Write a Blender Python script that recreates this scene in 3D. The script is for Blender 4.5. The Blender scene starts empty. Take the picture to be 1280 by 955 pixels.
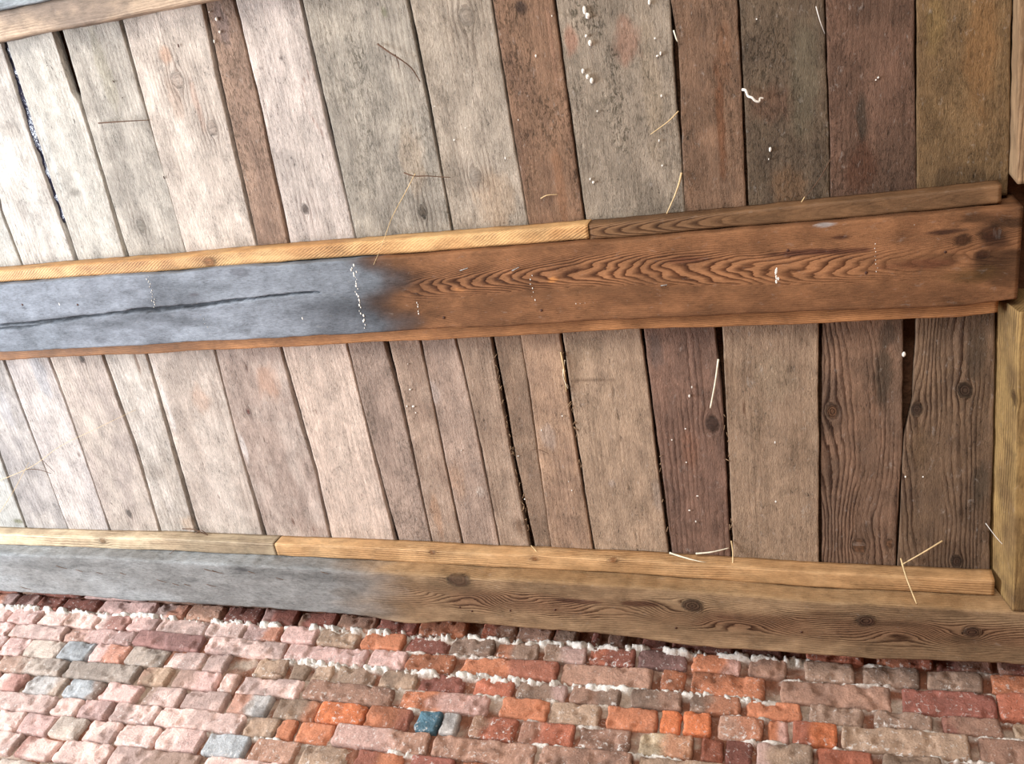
import bpy, math
import numpy as np
from mathutils import Matrix

# ------------------------------------------------------------------ frame
F, CX, CY = 1100.0, 640.0, 477.5
CAMZ = 1.45
def nrm(v): return v/np.linalg.norm(v)
XA = nrm(np.array([3200, -80, -1100.0]))
ZA = np.array([359, -757, 1100.0]); ZA = nrm(ZA-XA*(ZA@XA))
YA = np.cross(ZA, XA)
RM = np.array([XA, YA, ZA])                 # camera axes -> world axes
NV = np.array([0, .161244293, .986914524])  # up, square to the sloping boards
VV = np.array([0, .986914524, -.161244293]) # down the slope, towards the brick wall
def ray(px, py): return RM@np.array([px-CX, py-CY, F])
def at(px, py, h):
    r = ray(px, py); P = r*h/(NV@r); return P[0], VV@P
def W(u, v, h):                              # slope coordinates -> world, arrays allowed
    u = np.asarray(u, float); v = np.asarray(v, float); h = np.asarray(h, float)
    return np.stack([u+0*v+0*h, v*VV[1]+h*NV[1]+0*u, v*VV[2]+h*NV[2]+CAMZ+0*u], -1)
YW = 1.80
def wallx(px, z):
    # world x on the wall plane of picture column px at height z (relative to the lens)
    lo, hi = 500.0, 1200.0
    for _ in range(40):
        m = (lo+hi)/2; r = ray(px, m); zz = r[2]*YW/r[1]
        if zz > z: lo = m
        else: hi = m
    r = ray(px, lo); return r[0]*YW/r[1]

HB = 1.815      # boards' underside
HM = 1.750      # middle joist underside
HL = 1.725      # wall joist underside

C = bpy.context.scene.collection

# ------------------------------------------------------------------ noise
def _h(ix, iy, s):
    n = (ix.astype(np.int64)*374761393 + iy.astype(np.int64)*668265263 + int(s)*1442695041) & 0xffffffff
    n = ((n ^ (n >> 13))*1274126177) & 0xffffffff
    n = (n ^ (n >> 16)) & 0xffffffff
    return n/4294967295.0
def vn(x, y, s=0):
    x = np.asarray(x, float); y = np.asarray(y, float); x, y = np.broadcast_arrays(x, y)
    ix = np.floor(x); iy = np.floor(y); fx = x-ix; fy = y-iy
    fx = fx*fx*(3-2*fx); fy = fy*fy*(3-2*fy)
    a = _h(ix, iy, s); b = _h(ix+1, iy, s); c = _h(ix, iy+1, s); d = _h(ix+1, iy+1, s)
    return (a*(1-fx)+b*fx)*(1-fy)+(c*(1-fx)+d*fx)*fy
def fbm(x, y, s=0, o=4):
    t = 0; a = .5; n = 0
    for k in range(o):
        t = t+a*vn(x, y, s+17*k); n += a; x = x*2.03; y = y*2.03; a *= .5
    return t/n
def ss(a, b, x):
    t = np.clip((x-a)/(b-a), 0, 1); return t*t*(3-2*t)
def lin(c):
    c = np.array(c, float)/255.0
    return np.where(c <= .04045, c/12.92, ((c+.055)/1.055)**2.4)

# ------------------------------------------------------------------ materials
def N(nt, t, **k):
    n = nt.nodes.new(t)
    for a, b in k.items(): setattr(n, a, b)
    return n
def math_(nt, op, a, b=None, c=None):
    n = N(nt, 'ShaderNodeMath', operation=op)
    for i, v in enumerate((a, b, c)):
        if v is None: continue
        if hasattr(v, 'links') or hasattr(v, 'is_output'): nt.links.new(v, n.inputs[i])
        else: n.inputs[i].default_value = v
    return n.outputs[0]
def noise(nt, vec, sc, det=3, rough=.55, dist=0):
    n = N(nt, 'ShaderNodeTexNoise'); n.inputs['Scale'].default_value = sc
    n.inputs['Detail'].default_value = det; n.inputs['Roughness'].default_value = rough
    n.inputs['Distortion'].default_value = dist; nt.links.new(vec, n.inputs['Vector']); return n.outputs['Fac']
def vmul(nt, v, t):
    n = N(nt, 'ShaderNodeVectorMath', operation='MULTIPLY'); nt.links.new(v, n.inputs[0]); n.inputs[1].default_value = t
    return n.outputs[0]
def mr(nt, x, a, b, c, d):
    n = N(nt, 'ShaderNodeMapRange'); n.clamp = True
    nt.links.new(x, n.inputs[0])
    for i, v in enumerate((a, b, c, d)): n.inputs[1+i].default_value = v
    return n.outputs[0]
def mixc(nt, fac, a, b, mode='MIX'):
    n = N(nt, 'ShaderNodeMix', data_type='RGBA', blend_type=mode)
    for s, v in ((n.inputs[0], fac), (n.inputs[6], a), (n.inputs[7], b)):
        if hasattr(v, 'is_output'): nt.links.new(v, s)
        else: s.default_value = v if not isinstance(v, (tuple, list)) else (*v[:3], 1)
    return n.outputs[2]
def base_mat(name):
    m = bpy.data.materials.new(name); m.use_nodes = True; nt = m.node_tree
    p = nt.nodes['Principled BSDF']; return m, nt, p

def wood_material(name, grain=1.0, rough_sawn=1.0, bump=1.0, gloss=.72):
    """tone, ring and grain coordinates come from the mesh; fibres, pits and saw marks are made here"""
    m, nt, p = base_mat(name)
    gc = N(nt, 'ShaderNodeAttribute', attribute_name='gc').outputs['Vector']
    tone = N(nt, 'ShaderNodeAttribute', attribute_name='tone').outputs['Color']
    ra = N(nt, 'ShaderNodeAttribute', attribute_name='ring'); sep = N(nt, 'ShaderNodeSeparateXYZ')
    nt.links.new(ra.outputs['Vector'], sep.inputs[0]); ring, ramp, dirt = sep.outputs
    # fibre streaks
    f1 = noise(nt, vmul(nt, gc, (150, 18, 1)), 1, 5, .7, .9)
    f2 = noise(nt, vmul(nt, gc, (560, 70, 1)), 1, 3, .6)
    # short torn flecks of the rough saw
    t1 = noise(nt, vmul(nt, gc, (300, 85, 1)), 1, 4, .7, .8)
    t2 = noise(nt, vmul(nt, gc, (90, 420, 1)), 1, 2, .6)
    big = noise(nt, vmul(nt, gc, (26, 14, 1)), 1, 6, .66, .4)
    # year rings
    jit = noise(nt, vmul(nt, gc, (70, 16, 1)), 1, 4, .6)
    rr = math_(nt, 'ADD', ring, math_(nt, 'MULTIPLY', jit, 1.1))
    fr = math_(nt, 'FRACT', rr)
    late = math_(nt, 'MULTIPLY', mr(nt, fr, .35, .88, 0, 1), mr(nt, fr, .90, 1.0, 1, 0))
    latem = math_(nt, 'MULTIPLY', late, ramp)
    v = math_(nt, 'ADD', math_(nt, 'MULTIPLY', mr(nt, f1, .3, .7, -1, 1), .11*grain), 1.0)
    v = math_(nt, 'ADD', v, math_(nt, 'MULTIPLY', mr(nt, f2, .3, .7, -1, 1), .17*grain))
    v = math_(nt, 'ADD', v, math_(nt, 'MULTIPLY', mr(nt, big, .3, .7, -1, 1), .26))
    v = math_(nt, 'ADD', v, math_(nt, 'MULTIPLY', mr(nt, t1, .57, .70, 0, 1), .34*rough_sawn))
    pit = math_(nt, 'MULTIPLY', mr(nt, t1, .43, .33, 0, 1), mr(nt, big, .60, .38, .30, 1))
    v = math_(nt, 'SUBTRACT', v, math_(nt, 'MULTIPLY', pit, .62*rough_sawn))
    v = math_(nt, 'SUBTRACT', v, math_(nt, 'MULTIPLY', mr(nt, t2, .62, .75, 0, 1), .12*rough_sawn))
    tick = noise(nt, vmul(nt, gc, (420, 150, 1)), 1, 2, .5, 1.2)
    v = math_(nt, 'SUBTRACT', v, math_(nt, 'MULTIPLY', math_(nt, 'MULTIPLY', mr(nt, tick, .35, .29, 0, 1), mr(nt, big, .35, .6, 1, .3)), .55*rough_sawn))
    v = math_(nt, 'ADD', v, math_(nt, 'MULTIPLY', mr(nt, tick, .66, .73, 0, 1), .30*rough_sawn))
    v = math_(nt, 'ADD', v, math_(nt, 'MULTIPLY', math_(nt, 'SUBTRACT', .45, late), math_(nt, 'MULTIPLY', ramp, .45)))
    comb = N(nt, 'ShaderNodeCombineXYZ')
    for i in range(3): nt.links.new(v, comb.inputs[i])
    col = mixc(nt, 1.0, tone, comb.outputs[0], 'MULTIPLY')
    dark = mixc(nt, 1.0, col, (.33, .24, .20), 'MULTIPLY')
    col = mixc(nt, latem, col, dark)
    # grime in mottled specks
    sp = noise(nt, vmul(nt, gc, (150, 70, 1)), 1, 4, .7, .6)
    spm = math_(nt, 'MULTIPLY', mr(nt, sp, .50, .62, 0, 1), dirt)
    col = mixc(nt, spm, col, mixc(nt, 1.0, col, (.34, .34, .30), 'MULTIPLY'))
    # a little pale lime dust
    ds = noise(nt, vmul(nt, gc, (75, 38, 1)), 1, 5, .72, .3)
    col = mixc(nt, math_(nt, 'MULTIPLY', mr(nt, ds, .60, .74, 0, 1), .30*rough_sawn), col, (.60, .56, .52))
    nt.links.new(col, p.inputs['Base Color'])
    p.inputs['Roughness'].default_value = gloss
    p.inputs['Specular IOR Level'].default_value = .2
    h = math_(nt, 'ADD', math_(nt, 'MULTIPLY', f1, .5), math_(nt, 'ADD', math_(nt, 'MULTIPLY', t1, 1.0*rough_sawn), math_(nt, 'MULTIPLY', tick, .8*rough_sawn)))
    h = math_(nt, 'ADD', h, math_(nt, 'MULTIPLY', t2, .35*rough_sawn))
    h = math_(nt, 'ADD', h, math_(nt, 'MULTIPLY', latem, .5))
    h = math_(nt, 'SUBTRACT', h, math_(nt, 'MULTIPLY', spm, .5))
    b = N(nt, 'ShaderNodeBump'); b.inputs['Strength'].default_value = .8*bump; b.inputs['Distance'].default_value = .0024
    nt.links.new(h, b.inputs['Height']); nt.links.new(b.outputs[0], p.inputs['Normal'])
    return m
M_board = wood_material('rough_sawn_board', 1, 1, 1.0)
M_smooth = wood_material('planed_batten', .9, .35, .6, .6)
M_joist = wood_material('old_timber', 1, .45, .7, .8)

def brick_material():
    m, nt, p = base_mat('old_brick')
    tc = N(nt, 'ShaderNodeTexCoord').outputs['Object']
    tone = N(nt, 'ShaderNodeAttribute', attribute_name='tone').outputs['Color']
    ra = N(nt, 'ShaderNodeAttribute', attribute_name='ring'); sep = N(nt, 'ShaderNodeSeparateXYZ')
    nt.links.new(ra.outputs['Vector'], sep.inputs[0]); lime, gl, _ = sep.outputs
    n1 = noise(nt, tc, 45, 5, .65); n2 = noise(nt, tc, 240, 4, .7, .3); n3 = noise(nt, tc, 95, 4, .7, .5)
    v = math_(nt, 'ADD', math_(nt, 'MULTIPLY', mr(nt, n1, .3, .7, -1, 1), .22), 1.0)
    v = math_(nt, 'ADD', v, math_(nt, 'MULTIPLY', mr(nt, n2, .3, .7, -1, 1), .22))
    v = math_(nt, 'SUBTRACT', v, math_(nt, 'MULTIPLY', mr(nt, n3, .36, .28, 0, 1), .45))
    comb = N(nt, 'ShaderNodeCombineXYZ')
    for i in range(3): nt.links.new(v, comb.inputs[i])
    col = mixc(nt, 1.0, tone, comb.outputs[0], 'MULTIPLY')
    lm = math_(nt, 'ADD', math_(nt, 'MULTIPLY', mr(nt, n3, .35, .65, -.5, .5), .9), lime)
    col = mixc(nt, mr(nt, lm, .45, .75, 0, .85), col, (.80, .76, .72))
    sp = mr(nt, noise(nt, tc, 160, 3, .8), .66, .72, 0, .35)
    col = mixc(nt, sp, col, (.75, .68, .62))
    nt.links.new(col, p.inputs['Base Color'])
    rg = mr(nt, gl, 0, 1, .85, .25); nt.links.new(rg, p.inputs['Roughness'])
    p.inputs['Specular IOR Level'].default_value = .3
    h = math_(nt, 'ADD', math_(nt, 'MULTIPLY', n1, 1.0), math_(nt, 'ADD', math_(nt, 'MULTIPLY', n2, .9), n3))
    b = N(nt, 'ShaderNodeBump'); b.inputs['Strength'].default_value = .8; b.inputs['Distance'].default_value = .004
    nt.links.new(h, b.inputs['Height']); nt.links.new(b.outputs[0], p.inputs['Normal'])
    return m
M_brick = brick_material()

def simple(name, col, rough=.7, bsc=0, bd=.002, spec=.4, metal=0, var=.25, vs=60):
    m, nt, p = base_mat(name)
    tc = N(nt, 'ShaderNodeTexCoord').outputs['Object']
    n = noise(nt, tc, vs, 4, .6); c = lin(col)
    a = tuple(np.clip(c*(1-var), 0, 1)); b = tuple(np.clip(c*(1+var), 0, 1))
    nt.links.new(mixc(nt, mr(nt, n, .3, .7, 0, 1), a, b), p.inputs['Base Color'])
    p.inputs['Roughness'].default_value = rough; p.inputs['Specular IOR Level'].default_value = spec
    p.inputs['Metallic'].default_value = metal
    if bsc:
        bm_ = N(nt, 'ShaderNodeBump'); bm_.inputs['Distance'].default_value = bd
        nt.links.new(noise(nt, tc, bsc, 4, .6), bm_.inputs['Height']); nt.links.new(bm_.outputs[0], p.inputs['Normal'])
    return m
M_straw = simple('dry_straw', (214, 186, 140), .5)
M_chaff = simple('dusty_chaff', (150, 122, 94), .8, var=.4, vs=300)
M_pale = simple('bleached_straw', (236, 226, 204), .5)
M_twig = simple('dark_twig', (92, 66, 48), .7)
M_lime = simple('white_lime', (240, 236, 228), .8, 300, .001, var=.08)
M_rust = simple('rusty_iron', (78, 50, 40), .6, 400, .0006, metal=.3)
M_steel = simple('dull_steel', (150, 145, 140), .4, metal=.8)
M_film = simple('blue_film', (24, 30, 62), .18, 40, .01, spec=.8)
M_attic = simple('attic_dust', (96, 66, 46), .95, 60, .01)
M_floor = simple('packed_earth', (150, 128, 108), .95, 20, .01)
M_web = simple('cobweb', (215, 210, 205), .6)

# ------------------------------------------------------------------ object helpers
def mk(name, verts, faces, mat, parent=None, smooth=True, attrs=None):
    me = bpy.data.meshes.new(name)
    verts = np.asarray(verts, dtype=np.float32)
    if isinstance(faces, np.ndarray):
        nf, k = faces.shape
        me.vertices.add(len(verts)); me.vertices.foreach_set('co', verts.ravel())
        me.loops.add(nf*k); me.loops.foreach_set('vertex_index', faces.astype(np.int32).ravel())
        me.polygons.add(nf); me.polygons.foreach_set('loop_start', np.arange(0, nf*k, k, dtype=np.int32))
        me.update(calc_edges=True); me.validate()
    else:
        me.from_pydata(verts.tolist(), [], faces)
    if smooth: me.polygons.foreach_set('use_smooth', np.ones(len(me.polygons), dtype=bool))
    for k, a in (attrs or {}).items():
        at_ = me.attributes.new(k, 'FLOAT_VECTOR', 'POINT'); at_.data.foreach_set('vector', np.asarray(a, np.float32).ravel())
    if mat: me.materials.append(mat)
    o = bpy.data.objects.new(name, me); C.objects.link(o)
    if parent: o.parent = parent; o.matrix_parent_inverse = parent.matrix_world.inverted()
    return o
def tag(o, label=None, cat=None, group=None, kind=None):
    if label: o['label'] = label
    if cat: o['category'] = cat
    if group: o['group'] = group
    if kind: o['kind'] = kind
    return o
def empty(name, loc):
    o = bpy.data.objects.new(name, None); C.objects.link(o); o.location = loc
    o.matrix_world = Matrix.Translation(loc); o.empty_display_size = .05; return o
def pl(pts):
    """polyline of (coordinate, value) -> smooth-ish function"""
    pts = sorted(pts); xs = np.array([p[0] for p in pts]); ys = np.array([p[1] for p in pts])
    def f(x):
        y = np.interp(x, xs, ys)
        if len(xs) > 1:   # extend the end slopes
            s0 = (ys[1]-ys[0])/(xs[1]-xs[0]); s1 = (ys[-1]-ys[-2])/(xs[-1]-xs[-2])
            y = np.where(x < xs[0], ys[0]+s0*(x-xs[0]), y); y = np.where(x > xs[-1], ys[-1]+s1*(x-xs[-1]), y)
        return y
    return f

SEED = [10]
def timber(name, L0, L1, ea, eb, hb, thick, along, mat, parent=None, col=((150, 130, 110), (120, 100, 85)),
           dl=.007, da=.0032, r=.003, knots=(), blots=(), ring=None, ramp=.25, freq=170, dirt=0., edge=.0012,
           surf=.0008, tonefn=None, cracks=(), hfn=None, mixamt=.8, seed=None, chroma=1.0):
    """a long sawn piece: loops round its section are laid along its length.
    along='v' for boards (length down the slope) or 'u' for joists."""
    if seed is None: SEED[0] += 7; seed = SEED[0]
    nl = max(4, int((L1-L0)/dl)); l = np.linspace(L0, L1, nl+1)
    A = ea(l); B = eb(l)
    A = A+edge*2*(fbm(l*35, l*0, seed, 3)-.5)+edge*3*(vn(l*6, l*0, seed+3)-.5)
    B = B+edge*2*(fbm(l*35, l*0, seed+5, 3)-.5)+edge*3*(vn(l*6, l*0, seed+8)-.5)
    wmean = float(np.mean(B-A)); na = max(4, int(wmean/da))
    ts = np.linspace(0, 1, na+1)
    ns = max(2, int(thick/.008))
    prof = []      # (t, offset from edge, height, arc)
    for k in range(ns): prof.append((0, 0, thick-(thick-r)*k/(ns-1 if ns > 1 else 1)))
    prof.append((0, r*.3, r*.3))
    for t in ts:
        off = r*(1-2*t); prof.append((t, off, 0))
    prof.append((1, -r*.3, r*.3))
    for k in range(ns): prof.append((1, 0, r+(thick-r)*k/(ns-1 if ns > 1 else 1)))
    prof = np.array(prof); K = len(prof)
    Tt, Off, Hh = prof[:, 0], prof[:, 1], prof[:, 2]
    a = A[:, None]*(1-Tt)+B[:, None]*Tt+Off
    hgt = np.broadcast_to(Hh, a.shape).copy()
    Lg = np.broadcast_to(l[:, None], a.shape).copy()
    # arc coordinate so that fibres run on over the arris
    side = np.where(Tt == 0, -1, np.where(Tt == 1, 1, 0))
    g = a + side*Hh
    bot = (Hh < thick*.2)
    # surface waviness
    hgt = hgt + np.where(bot, surf*2*(fbm(g*30, Lg*9, seed+21, 4)-.5)+surf*1.5*(vn(g*9, Lg*3, seed+2)-.5), 0)
    hgt = hgt + np.where(bot, 0, 0)
    kw = np.zeros_like(g); kd = np.full_like(g, 9.)
    gw = g + .0025*(fbm(Lg*4, g*4, seed+31, 2)-.5)*2
    for kn in knots:
        kl, ka, kr = kn[:3]
        dl_ = (Lg-kl)/1.35; dg = (g-ka)
        d2 = dl_**2+dg**2; dd = np.sqrt(d2)/kr*(.8+.4*fbm(g*70, Lg*60, seed+66, 3))
        fall = np.exp(-d2/(kr*4.5)**2)
        gw = gw - np.where(dd > 1, dg*kr*kr/np.maximum(d2, 1e-9), dg)*fall*.95
        kd = np.minimum(kd, dd)
        hgt = hgt-np.where(bot, .0012*np.exp(-dd**2), 0)
    for (pts, wid, dep) in cracks:
        f = pl(pts); c = f(Lg); lo = min(p[0] for p in pts); hi = max(p[0] for p in pts)
        c = c+.0022*(fbm(Lg*28, Lg*0, seed+77, 3)-.5)*2
        t = np.clip((Lg-lo)/(hi-lo), 0, 1); wv = wid*np.clip(np.sin(np.pi*np.clip(t, 0, 1)), 0, 1)**.6*(.6+.8*vn(Lg*14, Lg*0, seed+78))
        m = np.where((Lg > lo) & (Lg < hi), np.exp(-((g-c)/np.maximum(wv, 1e-5))**4), 0)
        hgt = hgt+np.where(bot, m*dep, 0)
        kw = np.maximum(kw, m)
    if hfn is not None: hgt = hgt+np.where(bot, hfn(Lg, g), 0)
    # ring field
    if ring is None:
        R = gw*freq+(2.6 if ramp < .5 else 6.5)*fbm(Lg*(2.2 if ramp < .5 else 3.4), g*10, seed+41, 2); Ramp = np.full_like(g, ramp)*(1.9*ss(.3, .75, fbm(Lg*4, g*32, seed+43, 3)))
    else:
        R, Ramp = ring(Lg, g, gw)
    c1, c2 = [lin(np.mean(c)+(np.array(c)-np.mean(c))*chroma) for c in col]
    mm = ss(.35, .65, .6*fbm(g*15, Lg*4.5, seed+51, 5)+.4*fbm(g*26, Lg*22, seed+52, 4))*mixamt
    T = c1*(1-mm[..., None])+c2*mm[..., None]
    T = T*(1+.16*(fbm(g*55, Lg*9, seed+61, 3)-.5)[..., None]*2)
    D = np.full_like(g, dirt)*ss(.30, .62, fbm(g*20, Lg*5, seed+71, 4))
    if tonefn is not None: T, D, Ramp = tonefn(Lg, g, T, D, Ramp)
    for b in blots:
        bl, ba, rl, rg, bc, st = b[:6]
        d = np.sqrt(((Lg-bl)/rl)**2+((g-ba)/rg)**2)+.9*(fbm(g*60, Lg*35, seed+81, 4)-.5)
        w = ss(1.15, .55, d)*st
        if bc == 'dirt': D = np.maximum(D, w)
        else: T = T*(1-w[..., None])+lin(bc)*w[..., None]
    if len(knots):
        kc = ss(1.15, .85, kd); rim = np.exp(-((kd-1.0)/.16)**2); inner = .8+.35*np.sin(kd*16)
        kcol = [k_[3] if len(k_) > 3 else (92, 56, 38) for k_ in knots][0]
        soft = .55 if min(kcol) > 100 else 1.0
        T = T*(1-.75*soft*kc[..., None])+lin(kcol)*inner[..., None]*.75*soft*kc[..., None]
        T = T*(1-.5*soft*rim[..., None]*(.4+.9*vn(g*90, Lg*90, seed+5))[..., None]); R = np.where(kd < 1, kd*3, R)
        halo = np.exp(-(kd/2.4)**2)*.22; T = T*(1-halo[..., None])
        Ramp = Ramp+.45*np.exp(-(kd/3.2)**2)*(kd > 1)
    T = T*(1-.6*kw[..., None])
    H = hb+hgt
    P = W(a, Lg, H) if along == 'v' else W(Lg, a, H)
    nL = nl+1
    idx = np.arange(nL*K).reshape(nL, K)
    q = np.stack([idx[:-1, :], np.roll(idx, -1, 1)[:-1, :], np.roll(idx, -1, 1)[1:, :], idx[1:, :]], -1).reshape(-1, 4)
    if along == 'u': q = q[:, ::-1]
    verts = P.reshape(-1, 3); G = np.stack([gw, Lg, np.full_like(g, seed*1.37)], -1).reshape(-1, 3)
    RR = np.stack([R, np.clip(Ramp, 0, 1), np.clip(D, 0, 1)], -1).reshape(-1, 3); TT = np.clip(T, 0, 1).reshape(-1, 3)
    # end caps: fan to a centre vertex
    n0 = len(verts); ctr = [verts[idx[0]].mean(0), verts[idx[-1]].mean(0)]
    verts = np.vstack([verts, ctr]); 
    def ext(X): return np.vstack([X, X[idx[0]].mean(0), X[idx[-1]].mean(0)])
    G = ext(G); RR = ext(RR); TT = ext(TT)
    me_faces = q
    base = verts.mean(0)
    o = mk(name, verts, me_faces, mat, parent, True, dict(gc=G, ring=RR, tone=TT))
    # caps
    import bmesh
    bm = bmesh.new(); bm.from_mesh(o.data); bm.verts.ensure_lookup_table()
    for e_, row, flip in ((n0, idx[0], False), (n0+1, idx[-1], True)):
        for k in range(K):
            x, y = int(row[k]), int(row[(k+1) % K])
            try:
                f = bm.faces.new((bm.verts[e_], bm.verts[y], bm.verts[x]) if not flip else (bm.verts[e_], bm.verts[x], bm.verts[y])); f.smooth = False
            except Exception: pass
    bmesh.ops.recalc_face_normals(bm, faces=bm.faces)
    bm.to_mesh(o.data); bm.free()
    return o

def tube(name, pts, rad, mat, parent=None, sides=6, taper=.5):
    """thin round stalk through world points"""
    P = np.array(pts, float)
    # resample with smooth curve
    t = np.linspace(0, len(P)-1, max(2, (len(P)-1)*6+1)); out = []
    for x in t:
        i = min(int(x), len(P)-2); f = x-i
        p0 = P[max(i-1, 0)]; p1 = P[i]; p2 = P[i+1]; p3 = P[min(i+2, len(P)-1)]
        out.append(.5*((2*p1)+(-p0+p2)*f+(2*p0-5*p1+4*p2-p3)*f*f+(-p0+3*p1-3*p2+p3)*f**3))
    Q = np.array(out); n = len(Q); V = []; Fc = []
    for i in range(n):
        d = nrm(Q[min(i+1, n-1)]-Q[max(i-1, 0)]); a = nrm(np.cross(d, [.3, .2, 1.0])); b = np.cross(d, a)
        rr = rad*(1-(1-taper)*i/(n-1))
        for k in range(sides):
            w = 2*math.pi*k/sides; V.append(Q[i]+rr*(a*math.cos(w)+b*math.sin(w)))
    for i in range(n-1):
        for k in range(sides):
            Fc.append((i*sides+k, i*sides+(k+1) % sides, (i+1)*sides+(k+1) % sides, (i+1)*sides+k))
    Fc.append(tuple(range(sides))[::-1]); Fc.append(tuple((n-1)*sides+k for k in range(sides)))
    return mk(name, V, Fc, mat, parent)
def pp(px, py, h): u, v = at(px, py, h); return W(u, v, h)

def blobs(name, specs, mat, parent, lab=None):
    """lumpy flattened drops: (px,py,h,rx,ry,rz), each a part of its own"""
    for s in specs: tag(blob(name, [s], mat, parent), lab)
def blob(name, specs, mat, parent):
    V = []; Fc = []
    for i, (px, py, h, ru, rv, rh) in enumerate(specs):
        u, v = at(px, py, h); b = len(V); nr, nc = 5, 10
        for a in range(nr+1):
            th = math.pi*a/nr
            for c in range(nc):
                ph = 2*math.pi*c/nc; k = .8+.4*float(vn(a*1.7+i*9.1, c*1.3+i*3.7, 5))
                V.append(W(u+ru*k*math.sin(th)*math.cos(ph), v+rv*k*math.sin(th)*math.sin(ph), h+rh*k*math.cos(th)))
        for a in range(nr):
            for c in range(nc):
                Fc.append((b+a*nc+c, b+a*nc+(c+1) % nc, b+(a+1)*nc+(c+1) % nc, b+(a+1)*nc+c))
    return mk(name, V, Fc, mat, parent)

# ------------------------------------------------------------------ JOISTS
def edge_u(pts, h):                      # picture points -> v as a function of u
    return pl([at(x, y, h) for x, y in pts])
U0, U1 = -2.95, .62

def kn(px, py, h, r, c=(92, 56, 38), along='u'):
    u, v = at(px, py, h); return (u, v, r, c) if along == 'u' else (v, u, r, c)

# --- middle joist
mid_near = edge_u([(0, 356), (200, 342), (400, 327), (640, 311), (760, 302), (900, 290), (1060, 277), (1250, 259), (1275, 257)], HM)
mid_far = edge_u([(0, 440), (120, 434), (300, 425), (400, 419), (500, 414), (640, 407), (780, 399), (900, 395), (1060, 388), (1200, 382), (1275, 373)], HM)
u_end = at(1275, 320, HM)[0]
ub = at(490, 370, HM)[0]
def mid_tone(L, g, T, D, R):
    px = L + .035*(fbm(g*22, L*14, 901, 4)-.5)*2 + .03*np.sin(g*60)
    w = ss(ub+.05, ub-.07, px)                       # weathered part on the left, cool skylight tint painted into its grey
    gray = lin((130, 136, 146))*(1-.40*ss(.45, .7, fbm(g*18, L*4, 77, 4))[..., None])
    gray = gray*(1-.45*ss(ub-.55, ub-.05, L+.1*(vn(g*30, L*12, 5)-.5)))[..., None]
    gray = gray + lin((150, 160, 170))*(.16*ss(.5, .75, fbm(g*8, L*3, 78, 3)))[..., None]
    T = T*(1-w[..., None])+gray*w[..., None]
    rim = np.exp(-((px-ub-.0)/.055)**2)*ss(.3, .6, fbm(g*25, L*9, 79, 3)+.15)
    T = T*(1-.55*rim[..., None])
    R = R*(1-.85*w)
    D = np.maximum(D, .25*w)
    # smoke-dark patches at the right-hand end
    ue = at(1235, 310, HM)[0]
    e = ss(.16, .02, np.abs(L-ue))*ss(.45, .62, fbm(g*30, L*9, 80, 4))
    T = T*(1-.6*e[..., None])
    return T, D, R
def cath(L, g, gw):
    vm = (mid_near(L)+mid_far(L))/2
    c = vm-.012+.012*np.sin(L*5+1.0)
    d = (g-c)
    R = (L*27.0) - 3600*d*d*(1+.25*np.sin(L*7)) + 3.2*fbm(L*7, g*34, 910, 3)
    # below the heart the lines run straight
    low = ss(.030, .05, d)
    R = R*(1-low)+low*((g-c)*330+L*3)
    ue = at(860, 330, HM)[0]; u0 = at(505, 370, HM)[0]; u1 = at(1090, 320, HM)[0]
    amp = ss(u0-.02, u0+.06, L)*ss(u1+.15, u1-.1, L)
    amp = amp*(.95*np.exp(-((d+.004)/.033)**4)*(.45+.75*ss(.35, .6, fbm(L*9, g*20, 911, 3)))+.25)
    amp = amp+.12
    return R, amp
cr = [at(x, y, HM) for x, y in [(-60, 412), (0, 407), (60, 402), (110, 396), (170, 389), (230, 384), (300, 375), (345, 370), (410, 363)]]
cr2 = [at(x, y, HM) for x, y in [(-90, 418), (-30, 413), (30, 409), (75, 402)]]
cr3 = [at(x, y, HM) for x, y in [(180, 392), (240, 385), (330, 372), (400, 366)]]
joist_mid = empty('timber_joist', tuple(W(-1., float(mid_near(-1.)), HM)))
tag(joist_mid, 'middle joist, blue-grey and split at left, red-brown with swirling grain at right', 'beam')
timber('beam', U0, u_end, mid_near, mid_far, HM, .1115, 'u', M_joist, joist_mid, col=((142, 100, 69), (110, 76, 52)), da=.0028, dl=.007,
       r=.004, ring=cath, tonefn=mid_tone, cracks=[(cr, .0042, .016), (cr2, .003, .012), (cr3, .0018, .008)], edge=.0015, surf=.001, seed=11,
       knots=[kn(1203, 300, HM, .010, (60, 34, 22)), kn(1238, 292, HM, .013, (56, 32, 20)), kn(1228, 318, HM, .008, (60, 34, 22))],
       blots=[(*at(1030, 280, HM), .022, .006, (168, 160, 158), .9), (*at(1050, 297, HM), .02, .005, (60, 32, 24), .8),
              (*at(1000, 316, HM), .07, .007, (66, 36, 30), .8), (*at(1060, 314, HM), .05, .006, (70, 38, 30), .7), (*at(860, 325, HM), .05, .008, (84, 46, 34), .5),
              (*at(1150, 330, HM), .08, .012, (98, 56, 40), .5), (*at(1215, 345, HM), .05, .02, (84, 62, 34), .6), (*at(1180, 290, HM), .04, .006, (50, 28, 22), .8),
              (*at(1245, 300, HM), .03, .02, (48, 28, 20), .7),
              (*at(243, 368, HM), .02, .006, (78, 74, 80), .7), (*at(125, 425, HM), .02, .012, (96, 100, 108), .6), (*at(30, 385, HM), .012, .005, (80, 84, 92), .7),
              (*at(310, 415, HM), .015, .01, (100, 104, 110), .6), (*at(300, 340, HM), .03, .012, (98, 100, 108), .6),
              (*at(690, 350, HM), .012, .006, (190, 130, 74), .7), (*at(575, 362, HM), .014, .006, (168, 116, 74), .6)])
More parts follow.
